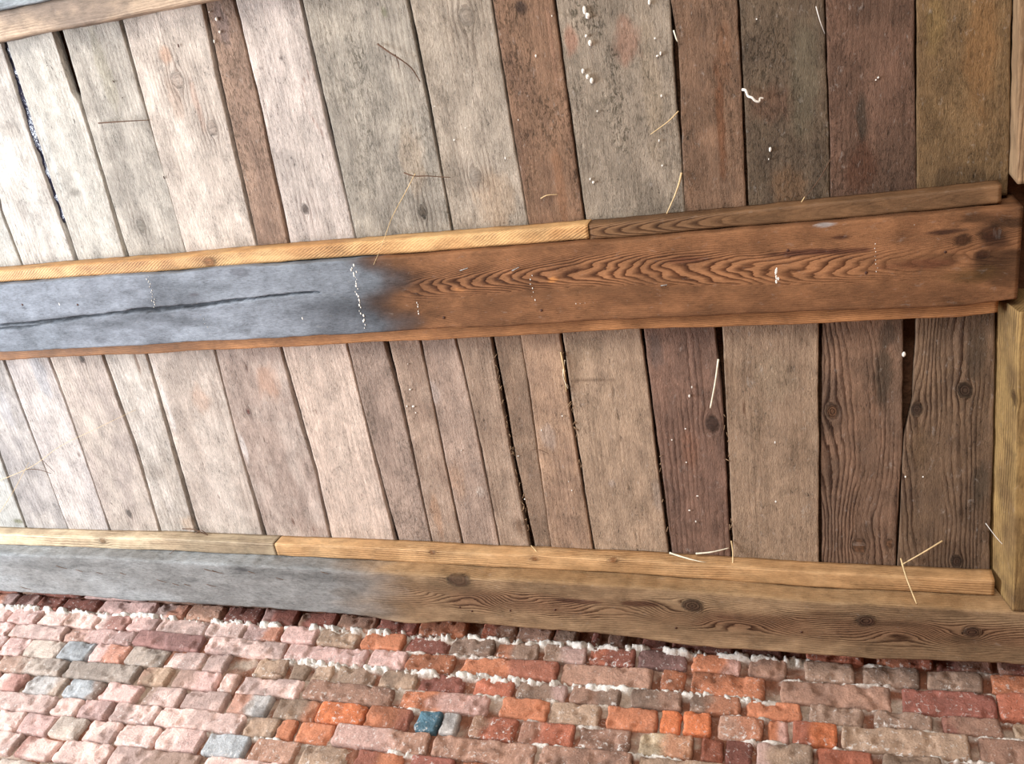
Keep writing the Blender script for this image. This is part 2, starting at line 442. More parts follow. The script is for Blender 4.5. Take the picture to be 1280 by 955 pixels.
# small rot holes, nails and lime marks of the joist
blobs('nail_head', [(x, y, HM, .0032, .0032, .0012) for x, y in [(97, 381), (28, 381), (832, 357), (1083, 341), (555, 397), (677, 388), (985, 313), (1182, 315)]], M_rust, joist_mid)
for x, y, dx, dy in [(575, 338, 10, -3), (640, 338, 9, -4), (826, 357, 8, -1)]:
    tube('bent_nail', [pp(x, y, HM+.004), pp(x+1, y, HM-.006), pp(x+dx, y+dy, HM-.009)], .0014, M_steel, joist_mid, taper=1)
rg = np.random.default_rng(3)
def marks(pts, n, jit, size, px0=None):
    out = []
    for k in range(n):
        t = k/(n-1)*(len(pts)-1); i = min(int(t), len(pts)-2); f = t-i
        x = pts[i][0]*(1-f)+pts[i+1][0]*f+rg.normal(0, jit); y = pts[i][1]*(1-f)+pts[i+1][1]*f+rg.normal(0, jit*.5)
        s = size*rg.uniform(.4, 1.3); out.append((x, y, HM, s*.8, s*1.5, .0006))
    return out
tag(blob('lime_mark', marks([(440, 333), (445, 352), (450, 380), (457, 410)], 26, 1.1, .0022), M_lime, joist_mid), 'dashed white lime line across the joist', kind='stuff')
tag(blob('lime_mark', marks([(184, 346), (189, 364), (193, 384)], 16, .9, .0013), M_lime, joist_mid), 'fine white lime line across the joist', kind='stuff')
tag(blob('lime_fleck', marks([(1093, 305), (1096, 340)], 8, .6, .0010)+marks([(970, 336), (971, 352)], 8, 1.2, .0026)+marks([(520, 378), (524, 392)], 6, 1, .0014)+marks([(663, 345), (668, 375)], 7, 1.4, .0013)
      +[(74, 380, HM, .0018, .005, .0006), (1143, 281, HM, .002, .002, .0006), (378, 398, HM, .0015, .004, .0006)]+marks([(720, 380), (760, 376)], 8, 1, .001)+marks([(250, 395), (262, 415)], 5, 2, .001), M_lime, joist_mid), 'scattered white lime flecks', kind='stuff')
# battens nailed to its sides
def batten(near, L0, L1, side, wid, hb, hh, col, col2, parent, **k):
    """side -1: on the near side of the joist edge, +1: on the far side"""
    if side < 0: ea = lambda l: near(l)-wid; eb = lambda l: near(l)-.0005
    else: ea = lambda l: near(l)+.0005; eb = lambda l: near(l)+wid
    return timber('batten', L0, L1, ea, eb, hb, hh, 'u', M_smooth, parent, col=(col, col2), da=.003, **k)
HBM = HM+.020
uj = at(736, 290, HBM)[0]; ue2 = at(1252, 245, HBM)[0]
tag(batten(mid_near, U0, uj-.001, -1, .034, HBM, HB-HBM-.0005, (208, 168, 118), (178, 132, 86), joist_mid, freq=60, ramp=.55, seed=21, r=.006,
       ring=lambda L, g, gw: (L*95+g*160+1.2*np.sin(L*9), .30+.35*ss(.4, .6, fbm(L*5, g*9, 22, 2))), knots=[kn(262, 328, HBM, .012, (150, 96, 56))]), 'pale yellow saw-marked batten')
tag(batten(mid_near, uj+.001, ue2, -1, .034, HBM+.002, HB-HBM-.0025, (128, 96, 68), (102, 76, 54), joist_mid, seed=23, r=.005,
       ring=lambda L, g, gw: (L*26-9000*(g-mid_near(L)+.017)**2, .75*ss(uj+.33, uj+.2, L)+.12)), 'darker brown batten')
tag(batten(mid_far, U0, ue2+.005, 1, .032, HBM, HB-HBM-.0005, (178, 128, 86), (148, 104, 70), joist_mid, seed=25, ring=lambda L, g, gw: (g*260+L*6, .5+0*g),
       tonefn=lambda L, g, T, D, R: (T*(1-.35*ss(-1.2, -1.7, L)[..., None]), D, R)), 'orange-brown batten')

# --- joist against the wall
low_near = edge_u([(0, 693), (200, 701), (400, 711), (640, 725), (800, 734), (1025, 752), (1261, 764), (1300, 767)], HL)
low_far = edge_u([(0, 739), (120, 747), (230, 755), (330, 761), (420, 767), (455, 771), (485, 777), (505, 780), (530, 780), (560, 778), (640, 784), (700, 789), (800, 799), (900, 812), (1000, 819), (1100, 826), (1280, 832)], HL)
ul = at(470, 740, HL)[0]
def low_tone(L, g, T, D, R):
    px = L+.06*(fbm(g*20, L*8, 931, 4)-.5)*2
    w = ss(ul+.12, ul-.16, px)
    gray = lin((132, 132, 131))*(1-.35*ss(.45, .7, fbm(g*22, L*4, 97, 4))[..., None])+lin((150, 158, 164))*(.3*ss(.5, .75, fbm(g*8, L*3, 98, 3)))[..., None]
    T = T*(1-w[..., None])+gray*w[..., None]
    hb_ = np.exp(-((g-(low_near(L)*.55+low_far(L)*.45))/.030)**4)*ss(ul, ul+.15, L)*(.25+.5*ss(.4, .6, fbm(L*5, g*10, 941, 2)))
    T = T*(1-hb_[..., None])+lin((118, 88, 66))*hb_[..., None]
    nearw = ss(.012, -.004, g-low_near(L))*.35*(1-w)       # side face painted paler, standing in for light on it
    T = T*(1-nearw[..., None])+lin((176, 136, 88))*nearw[..., None]
    return T, np.maximum(D, .3*w), R*(1-.8*w)*(1+.3*hb_)
lk = [(572, 724, .021), (865, 757, .017), (1082, 776, .014), (1215, 790, .012)]
lkn = [kn(x, y, HL, r, (74, 50, 40)) for x, y, r in lk]
lsw = [(*at(x, y, HL), sx, a) for x, y, sx, a in [(585, 745, .10, 5), (640, 752, .07, -4), (760, 757, .09, 5), (845, 768, .06, -5), (920, 776, .11, 5), (1000, 778, .06, -3), (1120, 790, .09, 5), (1200, 796, .06, -5)]]
def low_ring(L, g, gw):
    c = (low_near(L)*.55+low_far(L)*.45)+.006*np.sin(L*8)
    d = gw-c
    R = 170*d+sum(a*np.exp(-((L-u)/sx)**2-((g-v)/.026)**2) for u, v, sx, a in lsw)+L*4.+3.0*fbm(L*6, g*22, 940, 3)
    a = .22+1.1*np.exp(-(d/.036)**4)*ss(ul-.1, ul+.1, L)*(.35+1.0*ss(.35, .6, fbm(L*5, g*10, 941, 2)))
    return R, a
joist_low = empty('timber_joist', tuple(W(-1., float(low_near(-1.)), HL)))
tag(joist_low, 'joist along the brick wall, grey at left, olive-brown with dark knots at right', 'beam')
timber('beam', U0, U1+.15, low_near, low_far, HL, .1365, 'u', M_joist, joist_low, col=((160, 134, 104), (122, 98, 74)), da=.0028, dl=.007, r=.006, ring=low_ring,
       tonefn=low_tone, knots=lkn, edge=.002, surf=.0014, seed=31,
       blots=[(*at(720, 752, HL), .07, .007, (78, 48, 36), .8), (*at(800, 755, HL), .05, .009, (80, 50, 36), .8), (*at(910, 772, HL), .03, .006, (86, 56, 40), .5),
              (*at(1120, 780, HL), .10, .010, (80, 58, 42), .6), (*at(1040, 768, HL), .06, .008, (84, 60, 42), .5), (*at(1200, 800, HL), .05, .01, (84, 66, 48), .5),
              (*at(240, 725, HL), .03, .01, (92, 92, 92), .6), (*at(300, 712, HL), .03, .008, (80, 80, 82), .7), (*at(430, 740, HL), .05, .02, (100, 92, 84), .5)])
blobs('nail_head', [(x, y, HL, .003, .003, .0015) for x, y in [(575, 759), (638, 763), (694, 762), (590, 764), (1002, 790), (845, 785)]], M_rust, joist_low)
# splinters lifting from the grey part
sp = [(70, 707), (95, 712), (120, 715), (150, 716), (255, 711), (265, 713), (310, 714), (215, 729), (230, 730), (258, 730), (400, 714), (195, 724), (345, 722), (25, 733)]
for x, y in sp:
    s = rg.uniform(.8, 1.6); h = HL
    tube('splinter', [pp(x, y, h+.001), pp(x+4*s, y+1.5*s, h-.002), pp(x+9*s, y+1+2*s, h-.005)], .0011, M_twig, joist_low)
HBL = HL+.048
us = at(345, 688, HBL)[0]; ue3 = at(1243, 735, HBL)[0]
tag(batten(low_near, U0, us-.002, -1, .043, HBL, HB-HBL-.0005, (204, 184, 154), (172, 150, 124), joist_low, seed=41, r=.005, knots=[kn(128, 676, HBL, .009, (150, 116, 84))], freq=120, ramp=.3,
    tonefn=lambda L, g, T, D, R: (T*(1-.35*ss(at(190, 680, HBL)[0], at(260, 680, HBL)[0], L)[..., None]), D, R)), 'pale worn batten')
tag(batten(low_near, us+.001, ue3, -1, .043, HBL, HB-HBL-.0005, (202, 164, 120), (178, 138, 96), joist_low, seed=43, r=.005, freq=150, ramp=.4,
    knots=[kn(668, 698, HBL, .007, (150, 96, 56)), kn(766, 700, HBL, .008, (140, 88, 52)), kn(540, 690, HBL, .006, (150, 96, 56))]), 'honey-coloured batten with small knots')

# --- joist at the top left corner
H0 = HM
top_far = edge_u([(0, 22), (45, 5)], H0)
joist_top = empty('timber_joist', tuple(W(-1.5, float(top_far(-1.5)), H0)))
tag(joist_top, 'ceiling joist cut by the top left corner of the photo, bluish grey with smoky streaks', 'beam')
def top_tone(L, g, T, D, R): return T, D, R
v_tf = float(top_far(-1.6))
tf = lambda l: v_tf+0*l
timber('beam', U0, u_end, lambda l: tf(l)-.17, tf, H0, .108, 'u', M_joist, joist_top, col=((150, 158, 164), (104, 108, 112)), seed=51, ramp=.1, dirt=.3)
tag(timber('batten', U0, u_end-.02, lambda l: tf(l)+.0005, lambda l: tf(l)+.062, HB-.052, .0515, 'u', M_smooth, joist_top, col=((178, 156, 134), (112, 98, 88)), seed=53,
    da=.003, r=.006, blots=[(*reversed(at(60, 20, HB-.05)), .1, .1, (90, 84, 80), 0)]), 'greyish worn batten')

# --- trimmers closing the bays at the right
def trimmer(label, pa, pb, v0, v1, col, col2, seed, knots=(), htr=HL):
    """pa: line where it meets the boards, pb: its lower arris"""
    fa = pl([(at(x, y, HB)[1], at(x, y, HB)[0]) for x, y in pa]); fb = pl([(at(x, y, htr)[1], at(x, y, htr)[0]) for x, y in pb])
    t = empty('trimmer_beam', tuple(W(float(fb(v0)), (v0+v1)/2, htr)))
    tag(t, label, 'beam')
    o = timber('beam', v0, v1, fb, lambda l: fb(l)+.16, htr, .133, 'v', M_joist, t, col=(col, col2), seed=seed, knots=knots, r=.003, freq=120, ramp=.3)
    o2 = timber('side_board', v0, v1, fa, lambda l: fb(l)-.0005, HB-.04, .06, 'v', M_smooth, t, col=(col, col2), seed=seed+1, r=.002, ramp=.3) if False else None
    # lean the near face outwards so that it meets the boards where the photo shows it
    me = o.data; n = len(me.vertices); co = np.empty(n*3, np.float32); me.vertices.foreach_get('co', co); co = co.reshape(-1, 3).astype(float)
    u = co[:, 0]; rel = co-np.array([0, 0, CAMZ]); v = rel@VV; h = rel@NV
    k = np.clip((h-htr)/(HB-htr), 0, 1.6); w = np.clip(1-(u-fb(v))/.16, 0, 1)
    co[:, 0] = u+w*k*(fa(v)-fb(v)); me.vertices.foreach_set('co', co.astype(np.float32).ravel()); me.update()
    return t
vmn = float(mid_near(.3)); vmf = float(mid_far(.3)); vln = float(low_near(.35))
trimmer('yellow-brown trimmer beam closing the right end of the lower board bay, worn face turned left', [(1249, 396), (1245, 550), (1241, 708)], [(1274, 396), (1269, 590), (1265, 761)], vmf+.012, vln-.001,
        (152, 124, 80), (112, 88, 60), 61, knots=[(at(1262, 500, HL)[1], at(1262, 500, HL)[0], .009, (90, 62, 40))])
trimmer('light brown trimmer beam at the top right corner, running up from the dark hole beside the joist end', [(1265, 0), (1263, 120), (1261, 232)], [(1271, 0), (1271, 120), (1272, 240)], -.25, vmn-.045,
        (156, 128, 98), (130, 104, 78), 63)

# ------------------------------------------------------------------ BOARDS
def seam(pts, gaps):
    """picture polyline on the boards' plane -> (left edge of next, right edge of previous) as u(v); gaps in mm"""
    q = [at(x, y, HB) for x, y in pts]
    if not isinstance(gaps, (list, tuple)): gaps = [gaps]*len(pts)
    g = [x*.00065 for x in gaps]
    return (pl([(v, u-w) for (u, v), w in zip(q, g)]), pl([(v, u+w) for (u, v), w in zip(q, g)]))
S1 = [seam([(-62, 100), (-36, 333)], 3),
      seam([(0, 263), (27, 333)], 4),
      seam([(3, 53), (36, 157), (94, 326)], [15, 19, 13]),
      seam([(70, 37), (94, 115), (100, 128), (125, 210), (158, 320)], [22, 19, 5, 6, 9]),
      seam([(148, 18), (178, 125), (205, 220), (231, 313)], [7, 4, 2, 2]),
      seam([(253, 0), (274, 103), (300, 215), (320, 306)], [9, 9, 7, 3]),
      seam([(292, 0), (325, 135), (360, 302)], [4, 5, 6]),
      seam([(375, 0), (408, 145), (444, 297)], [6, 8, 4]),
      seam([(510, 0), (535, 125), (565, 288)], [3, 4, 4]),
      seam([(614, 0), (640, 165), (660, 281)], [2.5, 3, 2]),
      seam([(692, 0), (712, 140), (731, 276)], [3, 4, 3]),
      seam([(838, 0), (844, 60), (848, 126), (856, 265)], [1.5, 7, 5, 2]),
      seam([(922, 0), (928, 125), (934, 256)], [3, 3, 3]),
      seam([(1032, 0), (1036, 130), (1037, 245)], [2, 2, 1.5]),
      seam([(1145, 0), (1146, 234)], [2.5, 2.5]),
      seam([(1268, 0), (1262, 232)], [5, 5])]
# the first seams lie outside the photo: parallel to the next ones
def shifted(sm, d): return tuple((lambda f: (lambda x: f(x)-d))(f) for f in sm)
S1[1] = seam([(-36, 100), (0, 263), (27, 333)], 4); S1[0] = shifted(S1[1], .17)
S2 = [seam([(-75, 450), (-40, 570), (-10, 655)], 3),
      seam([(-38, 448), (0, 571), (31, 657)], 5),
      seam([(3, 448), (50, 571), (85, 662)], [9, 5, 4]),
      seam([(61, 447), (100, 555), (137, 663)], [7, 5, 6]),
      seam([(127, 442), (168, 555), (201, 667)], [7, 7, 6]),
      seam([(182, 440), (229, 605), (247, 668)], [4, 9, 13]),
      seam([(267, 434), (298, 558), (330, 668)], [6, 5, 12]),
      seam([(350, 430), (377, 529), (395, 590), (414, 675)], [6, 9, 6, 5]),
      seam([(433, 428), (463, 550), (495, 673)], [3, 4, 9]),
      seam([(482, 427), (501, 500), (539, 676)], [11, 5, 4]),
      seam([(525, 425), (545, 522), (578, 680)], [3, 4, 4]),
      seam([(570, 422), (600, 557), (624, 680)], [4, 2.5, 3]),
      seam([(615, 420), (640, 561), (665, 680)], [8, 8, 10]),
      seam([(651, 420), (672, 561), (688, 680)], 1.2),
      seam([(701, 418), (717, 532), (742, 685)], [6, 5, 3]),
      seam([(802, 411), (822, 564), (838, 692)], [6, 5, 6]),
      seam([(898, 408), (904, 479), (915, 696)], [12, 8, 5]),
      seam([(1025, 401), (1025, 700)], [5, 4]),
      seam([(1138, 396), (1135, 500), (1130, 546), (1121, 704)], [16, 15, 2, 3]),
      seam([(1249, 396), (1240, 708)], [9, 6])]
def kb(px, py, r, c=(92, 56, 38)): u, v = at(px, py, HB); return (v, u, r, c)
def bb(px, py, rl, rg, c, st): u, v = at(px, py, HB); return (v, u, rl, rg, c, st)
# (colour 1, colour 2, options, label)
B1 = [
 dict(c=((196, 192, 184), (176, 172, 164)), lab='pale grey ceiling board in the upper bay, cut by the left edge of the photo'),
 dict(c=((206, 200, 192), (180, 172, 164)), b=[bb(20, 250, .08, .02, (150, 140, 132), .35), bb(10, 160, .03, .03, (160, 150, 140), .4)], lab='whitish flaking ceiling board left of the wide blue-black gap'),
 dict(c=((196, 190, 180), (170, 165, 157)), b=[bb(93, 240, .012, .02, (110, 106, 98), .7), bb(60, 190, .1, .012, (206, 206, 202), .5)], lab='pale greenish-grey ceiling board right of the wide blue-black gap'),
 dict(c=((184, 176, 165), (156, 148, 138)), k=[(175, 282, .010, (130, 124, 112))], b=[bb(130, 90, .1, .02, (158, 152, 136), .6)], lab='dull grey ceiling board with a long dark twig pointing across it'),
 dict(c=((204, 190, 178), (184, 170, 158)), k=[(221, 100, .013, (186, 164, 150)), (264, 160, .012, (196, 176, 164))], b=[bb(205, 68, .02, .02, (184, 150, 128), .7), bb(245, 130, .07, .01, (182, 152, 136), .5), bb(216, 120, .06, .02, (190, 166, 150), .5)], lab='wide pinkish-white ceiling board with two ring-shaped knots'),
 dict(c=((160, 130, 110), (132, 106, 90)), b=[bb(276, 30, .05, .02, (120, 104, 100), .7)], d=.4, lab='narrow brown ceiling board between two wide pale boards'),
 dict(c=((200, 186, 178), (180, 168, 160)), k=[(381, 262, .0075, (70, 54, 46))], b=[*[bb(x, y, .010, .0022, (150, 122, 112), .7) for x, y in ((391, 88), (384, 92), (379, 100), (377, 110), (378, 120), (381, 130), (385, 140), (390, 149), (396, 158), (401, 166))], bb(350, 72, .006, .005, (96, 86, 84), .8), bb(325, 86, .006, .006, (110, 100, 96), .7)], lab='pinkish-grey ceiling board with a small black-rimmed knot near its foot'),
 dict(c=((174, 164, 150), (146, 138, 127)), k=[(528, 265, .009, (128, 114, 100))], b=[bb(450, 75, .09, .018, 'dirt', .9), bb(462, 170, .1, .012, 'dirt', .75), bb(430, 240, .06, .05, 'dirt', .5), bb(480, 15, .012, .008, (110, 110, 88), .7), bb(515, 200, .08, .03, (176, 158, 138), .5)], d=.35, lab='wide grey ceiling board with a greenish mould streak and leaning twigs'),
 dict(c=((178, 164, 148), (156, 142, 126)), k=[(582, 20, .013, (126, 116, 108)), (594, 220, .011, (140, 120, 104))], b=[bb(620, 250, .07, .05, (176, 148, 120), .4), bb(615, 145, .05, .03, (140, 130, 118), .4)], d=.2, lab='greyish-tan ceiling board with two soft knots, left of a red-brown board'),
 dict(c=((136, 106, 86), (112, 86, 72)), b=[bb(700, 230, .1, .012, (134, 96, 70), .5), bb(650, 10, .012, .014, (52, 40, 36), .8), bb(690, 60, .1, .006, (150, 116, 96), .5)], d=.5, lab='red-brown rough ceiling board ending left of the joint between two battens'),
 dict(c=((160, 144, 126), (134, 120, 104)), b=[bb(735, 20, .05, .05, 'dirt', 1.), bb(765, 85, .05, .02, 'dirt', 1.), bb(770, 150, .1, .03, 'dirt', .95), bb(783, 50, .045, .03, (150, 112, 94), .6), bb(712, 50, .03, .014, (150, 104, 84), .6), bb(815, 120, .16, .02, (152, 136, 116), .5)], d=.3, lab='wide mouldy grey ceiling board splashed with white droppings'),
 dict(c=((134, 104, 84), (110, 86, 70)), b=[bb(900, 150, .12, .010, (104, 66, 42), .7), bb(905, 60, .07, .015, (120, 84, 60), .5)], d=.35, lab='reddish-brown ceiling board between the mouldy grey board and a dark grey-brown one'),
 dict(c=((106, 90, 74), (88, 74, 62)), b=[bb(960, 60, .09, .05, 'dirt', .9), bb(985, 240, .05, .04, (118, 88, 62), .5), bb(965, 130, .04, .05, (110, 80, 64), .5), bb(1005, 100, .12, .03, (100, 92, 76), .6)], d=.4, lab='dark grey-brown ceiling board with a wisp of white fluff'),
 dict(c=((112, 84, 70), (90, 68, 56)), b=[bb(1078, 145, .05, .010, (58, 50, 42), .8), bb(1075, 210, .05, .03, (80, 48, 32), .6)], d=.35, lab='purplish-brown dark ceiling board, second from the right end of the upper bay'),
 dict(c=((128, 102, 70), (104, 82, 56)), b=[bb(1225, 60, .12, .03, (132, 96, 60), .5), bb(1200, 225, .03, .06, (70, 54, 38), .6), bb(1170, 30, .06, .02, (120, 100, 60), .4)], d=.25, lab='olive-brown ceiling board at the right end of the upper bay')]
B2 = [
 dict(c=((186, 184, 178), (160, 160, 156)), lab='pale board at the left edge of the lower bay, mossy stain at its foot', b=[bb(22, 652, .01, .02, (110, 110, 84), .8)]),
 dict(c=((180, 172, 166), (150, 144, 142)), b=[bb(0, 500, .1, .03, (160, 160, 164), .5)], lab='greyish ceiling board crossed by fine stalks near the lower left'),
 dict(c=((194, 184, 178), (166, 158, 156)), b=[bb(50, 470, .07, .03, (160, 162, 168), .6), bb(98, 568, .01, .006, (120, 104, 98), .8)], lab='pale ceiling board with a bluish upper end, in the lower bay at left'),
 dict(c=((192, 178, 166), (164, 150, 142)), k=[(161, 642, .0085, (44, 36, 34)), (102, 449, .007, (96, 84, 76))], lab='whitish ceiling board with a black knot hole near its foot'),
 dict(c=((200, 190, 180), (170, 158, 146)), b=[bb(171, 455, .05, .006, (120, 100, 86), .8), bb(235, 655, .03, .03, (186, 160, 136), .5)], lab='pale narrow ceiling board ending by the dark tuft of twigs'),
 dict(c=((198, 184, 172), (172, 156, 144)), b=[bb(205, 500, .1, .01, (214, 210, 208), .5), bb(273, 623, .012, .002, (90, 70, 62), .9), bb(250, 500, .05, .03, (180, 152, 134), .6)], lab='wide pinkish-white ceiling board right of the tuft of twigs'),
 dict(c=((190, 172, 160), (160, 138, 126)), k=[(310, 515, .006, (130, 70, 62))], b=[bb(335, 480, .06, .04, (166, 132, 112), .6), bb(308, 460, .016, .003, (90, 64, 54), .8), bb(304, 560, .06, .010, (212, 206, 202), .6), bb(366, 652, .014, .005, (108, 78, 66), .8), bb(392, 662, .012, .003, (100, 72, 62), .8), bb(330, 549, .010, .002, (80, 60, 52), .8)], lab='brownish-pink ceiling board with a small red knot and dark scratches'),
 dict(c=((208, 186, 170), (196, 172, 156)), b=[bb(395, 515, .006, .003, (130, 100, 86), .8), bb(452, 620, .003, .005, (120, 90, 80), .8)], m=.4, lab='clean pale pink ceiling board, smoothest of the lower bay'),
 dict(c=((154, 136, 122), (130, 114, 102)), d=.45, lab='grey-brown ceiling board right of the clean pink one, with fine hatching'),
 dict(c=((158, 138, 120), (134, 114, 98)), b=[bb(512, 505, .06, .02, 'dirt', .5), bb(545, 640, .08, .015, (164, 126, 98), .5)], d=.25, lab='narrow grey-tan ceiling board with white specks below the split gap'),
 dict(c=((164, 144, 128), (140, 122, 108)), b=[bb(540, 490, .04, .02, (176, 164, 158), .5), bb(600, 615, .014, .012, (200, 184, 172), .7), bb(570, 600, .06, .03, (170, 136, 108), .4)], lab='tan ceiling board with a faint white smudge near its foot'),
 dict(c=((158, 138, 118), (136, 116, 98)), b=[bb(597, 610, .014, .010, (190, 176, 164), .6), bb(650, 660, .03, .01, (120, 92, 70), .5)], lab='narrow tan ceiling board left of the ragged debris-filled gap'),
 dict(c=((146, 124, 102), (124, 104, 86)), d=.15, lab='narrow brown ceiling board right of the ragged debris-filled gap'),
 dict(c=((166, 138, 112), (140, 116, 96)), b=[bb(685, 545, .04, .02, (160, 150, 144), .4)], d=.2, lab='light brown ceiling board with straw wedged in the gap at its right'),
 dict(c=((160, 138, 114), (136, 116, 96)), b=[bb(740, 475, .004, .06, (100, 80, 64), .6), bb(765, 605, .01, .01, (190, 172, 160), .6), bb(730, 440, .04, .05, (142, 122, 102), .5), bb(825, 620, .05, .02, (170, 156, 146), .4)], m=.6, cr=[(((756, 416), (772, 520), (786, 610), (797, 690)), .0006, .002)], lab='widest sandy-brown ceiling board of the lower bay'),
 dict(c=((124, 96, 80), (102, 80, 68)), k=[(890, 530, .013, (70, 52, 46))], b=[bb(862, 560, .05, .02, (134, 96, 76), .5), bb(820, 440, .05, .02, (88, 78, 74), .5)], f=80, rp=.35, lab='red-brown board of the lower bay with a dark oval knot'),
 dict(c=((150, 128, 104), (128, 108, 88)), b=[bb(930, 510, .02, .004, (96, 68, 50), .7), bb(970, 470, .06, .05, (162, 142, 120), .5), bb(1000, 560, .08, .03, (130, 108, 88), .4)], m=.6, lab='smooth tan ceiling board between two darker boards at the right'),
 dict(c=((124, 97, 76), (100, 80, 64)), k=[(1074, 684, .014, (116, 82, 58)), (1112, 680, .008, (58, 42, 36)), (1040, 515, .012, (104, 76, 60))], b=[bb(1105, 470, .08, .02, (66, 58, 48), .7), bb(1110, 420, .03, .02, (60, 52, 44), .6)], f=90, rp=.62, lab='dark ceiling board with a large round-grained knot at its foot'),
 dict(c=((116, 94, 72), (94, 76, 60)), k=[(1146, 512, .0105, (58, 42, 36)), (1206, 488, .012, (116, 88, 62)), (1196, 702, .010, (60, 44, 36))], b=[bb(1220, 440, .06, .02, (64, 54, 44), .6), bb(1225, 610, .06, .02, (72, 64, 54), .6), bb(1150, 560, .05, .02, (110, 88, 66), .5)], f=84, rp=.55, lab='dark knotty ceiling board at the right end of the lower bay, beside a black slot')]
def boards(S, B, vfa, vfb, grp, sd):
    out = []
    for i, b in enumerate(B):
        Lf = S[i][1]; Rf = S[i+1][0]
        uc = float((Lf(.5)+Rf(.5))/2) if S is S1 else float((Lf(.8)+Rf(.8))/2)
        v0, v1 = vfa(uc), vfb(uc); r2 = np.random.default_rng(sd+i)
        hb = HB+.0003+r2.uniform(0, .004)
        kk = (1.0, 1.0, 1.0)
        if S is S2 and i >= 8: kk = (1.10, 1.07, 1.07)
        if S is S1 and i >= 9 and i != 10: kk = (1.03, 1.0, .95)
        cc = tuple(tuple(np.array(c)*np.array(kk)) for c in b['c'])
        o = timber('wooden_board', v0, v1, Lf, Rf, hb, .024, 'v', M_board, None, col=cc, knots=[kb(*k) for k in b.get('k', [])], blots=b.get('b', []),
                   dirt=min(1, b.get('d', .15)*(1.7 if S is S1 else 1.2)), mixamt=b.get('m', .8), freq=b.get('f', 60+50*r2.random()), ramp=b.get('rp', .11), seed=sd+i*7, cracks=[([at(x, y, HB)[::-1] for x, y in q], wd, dp) for q, wd, dp in b.get('cr', [])], edge=.0011, surf=.0009, r=.0022, chroma=b.get('ch', .84))
        tag(o, b['lab'], 'board', grp); out.append(o)
    return out
bo1 = boards(S1, B1, lambda u: v_tf+.008, lambda u: float(mid_near(u))-.006, 'boards of the upper bay', 200)
bo2 = boards(S2, B2, lambda u: float(mid_far(u))+.006, lambda u: float(low_near(u))-.006, 'boards of the lower bay', 400)

# the same boards run on a little past the left edge of the photo
def strip(S, k, grp, vfa, vfb, lab, sd):
    e0 = S[0][1]; R_ = lambda l: e0(l)-.004-.19*k; L_ = lambda l: e0(l)-.19*(k+1)
    uc = float(R_(.5 if S is S1 else .8))-.08
    o = timber('wooden_board', vfa(uc), vfb(uc), L_, R_, HB+.001, .024, 'v', M_board, None, col=((196, 190, 184), (170, 164, 158)), dirt=.15, freq=80, ramp=.11, seed=sd, dl=.012, da=.006)
    tag(o, lab, 'board', grp)
for k in range(3):
    strip(S1, k, 'boards of the upper bay', lambda u: v_tf+.008, lambda u: float(mid_near(u))-.006, 'pale board of the upper bay beyond the left edge of the photo', 700+k)
    strip(S2, k, 'boards of the lower bay', lambda u: float(mid_far(u))+.006, lambda u: float(low_near(u))-.006, 'pale board of the lower bay beyond the left edge of the photo', 720+k)

# white droppings, lime lumps and plaster specks stuck to the boards
def stick(board, name, spec, mat=M_lime, lab=None, kind=None):
    blobs(name, spec, mat, board, lab)
def dots(pts, r=.0022): return [(x, y, HB+.001, r*rg.uniform(.6, 1.2), r*rg.uniform(.8, 1.6), .0022) for x, y in pts]
h = HB
stick(bo1[10], 'dropping', [(731, 13, h, .004, .008, .004), (735, 20, h, .005, .006, .005), (733, 45, h, .003, .003, .003), (738, 54, h, .004, .006, .004), (729, 89, h, .0035, .005, .004), (735, 96, h, .004, .005, .005),
      (740, 101, h, .004, .006, .004), (826, 67, h, .002, .004, .003), (822, 70, h, .003, .002, .003), (819, 48, h, .002, .002, .002), (812, 3, h, .003, .005, .003), (742, 228, h, .003, .003, .003), (738, 224, h, .002, .003, .003),
      (747, 139, h, .002, .002, .002), (828, 207, h, .002, .002, .002), (827, 120, h, .002, .003, .002), (824, 176, h, .0015, .003, .002)], lab='white dropping')
stick(bo1[5], 'lime_lump', [(271, 24, h, .004, .004, .003), (275, 40, h, .003, .003, .003), (268, 52, h, .002, .004, .002), (262, 15, h, .002, .002, .002)])
stick(bo1[12], 'lime_lump', [(963, 187, h, .0028, .005, .004), (961, 199, h, .0012, .002, .002), (946, 24, h, .0015, .0015, .0015)])
stick(bo1[13], 'lime_lump', [(1098, 97, h, .002, .002, .002), (1095, 100, h, .0015, .0015, .0015)])
stick(bo1[9], 'lime_lump', [(670, 70, h, .002, .003, .002), (690, 20, h, .001, .002, .001), (648, 150, h, .001, .002, .001)])
stick(bo1[8], 'lime_lump', [(568, 175, h, .0025, .002, .002), (632, 198, h, .002, .003, .002), (582, 160, h, .001, .002, .001), (543, 133, h, .001, .002, .001)])
stick(bo2[9], 'lime_lump', [(510, 455, h, .0015, .0015, .002), (513, 487, h, .003, .002, .003), (517, 508, h, .004, .003, .003), (509, 508, h, .002, .003, .002), (520, 516, h, .002, .002, .002)])
stick(bo2[10], 'lime_lump', [(577, 563, h, .0015, .002, .002), (597, 615, h, .002, .001, .001)])
stick(bo2[13], 'lime_lump', [(715, 613, h, .002, .002, .002), (711, 602, h, .001, .002, .001), (677, 538, h, .0015, .003, .001), (703, 520, h, .002, .002, .001)])
stick(bo2[12], 'lime_lump', [(656, 624, h, .002, .002, .002), (648, 570, h, .003, .001, .001)])
stick(bo2[15], 'lime_lump', [(862, 495, h, .0025, .004, .003), (865, 484, h, .0015, .003, .002), (840, 550, h, .002, .002, .001), (857, 536, h, .002, .002, .001), (872, 620, h, .003, .002, .001), (862, 638, h, .003, .002, .001), (870, 652, h, .002, .003, .001), (858, 578, h, .002, .002, .001)])
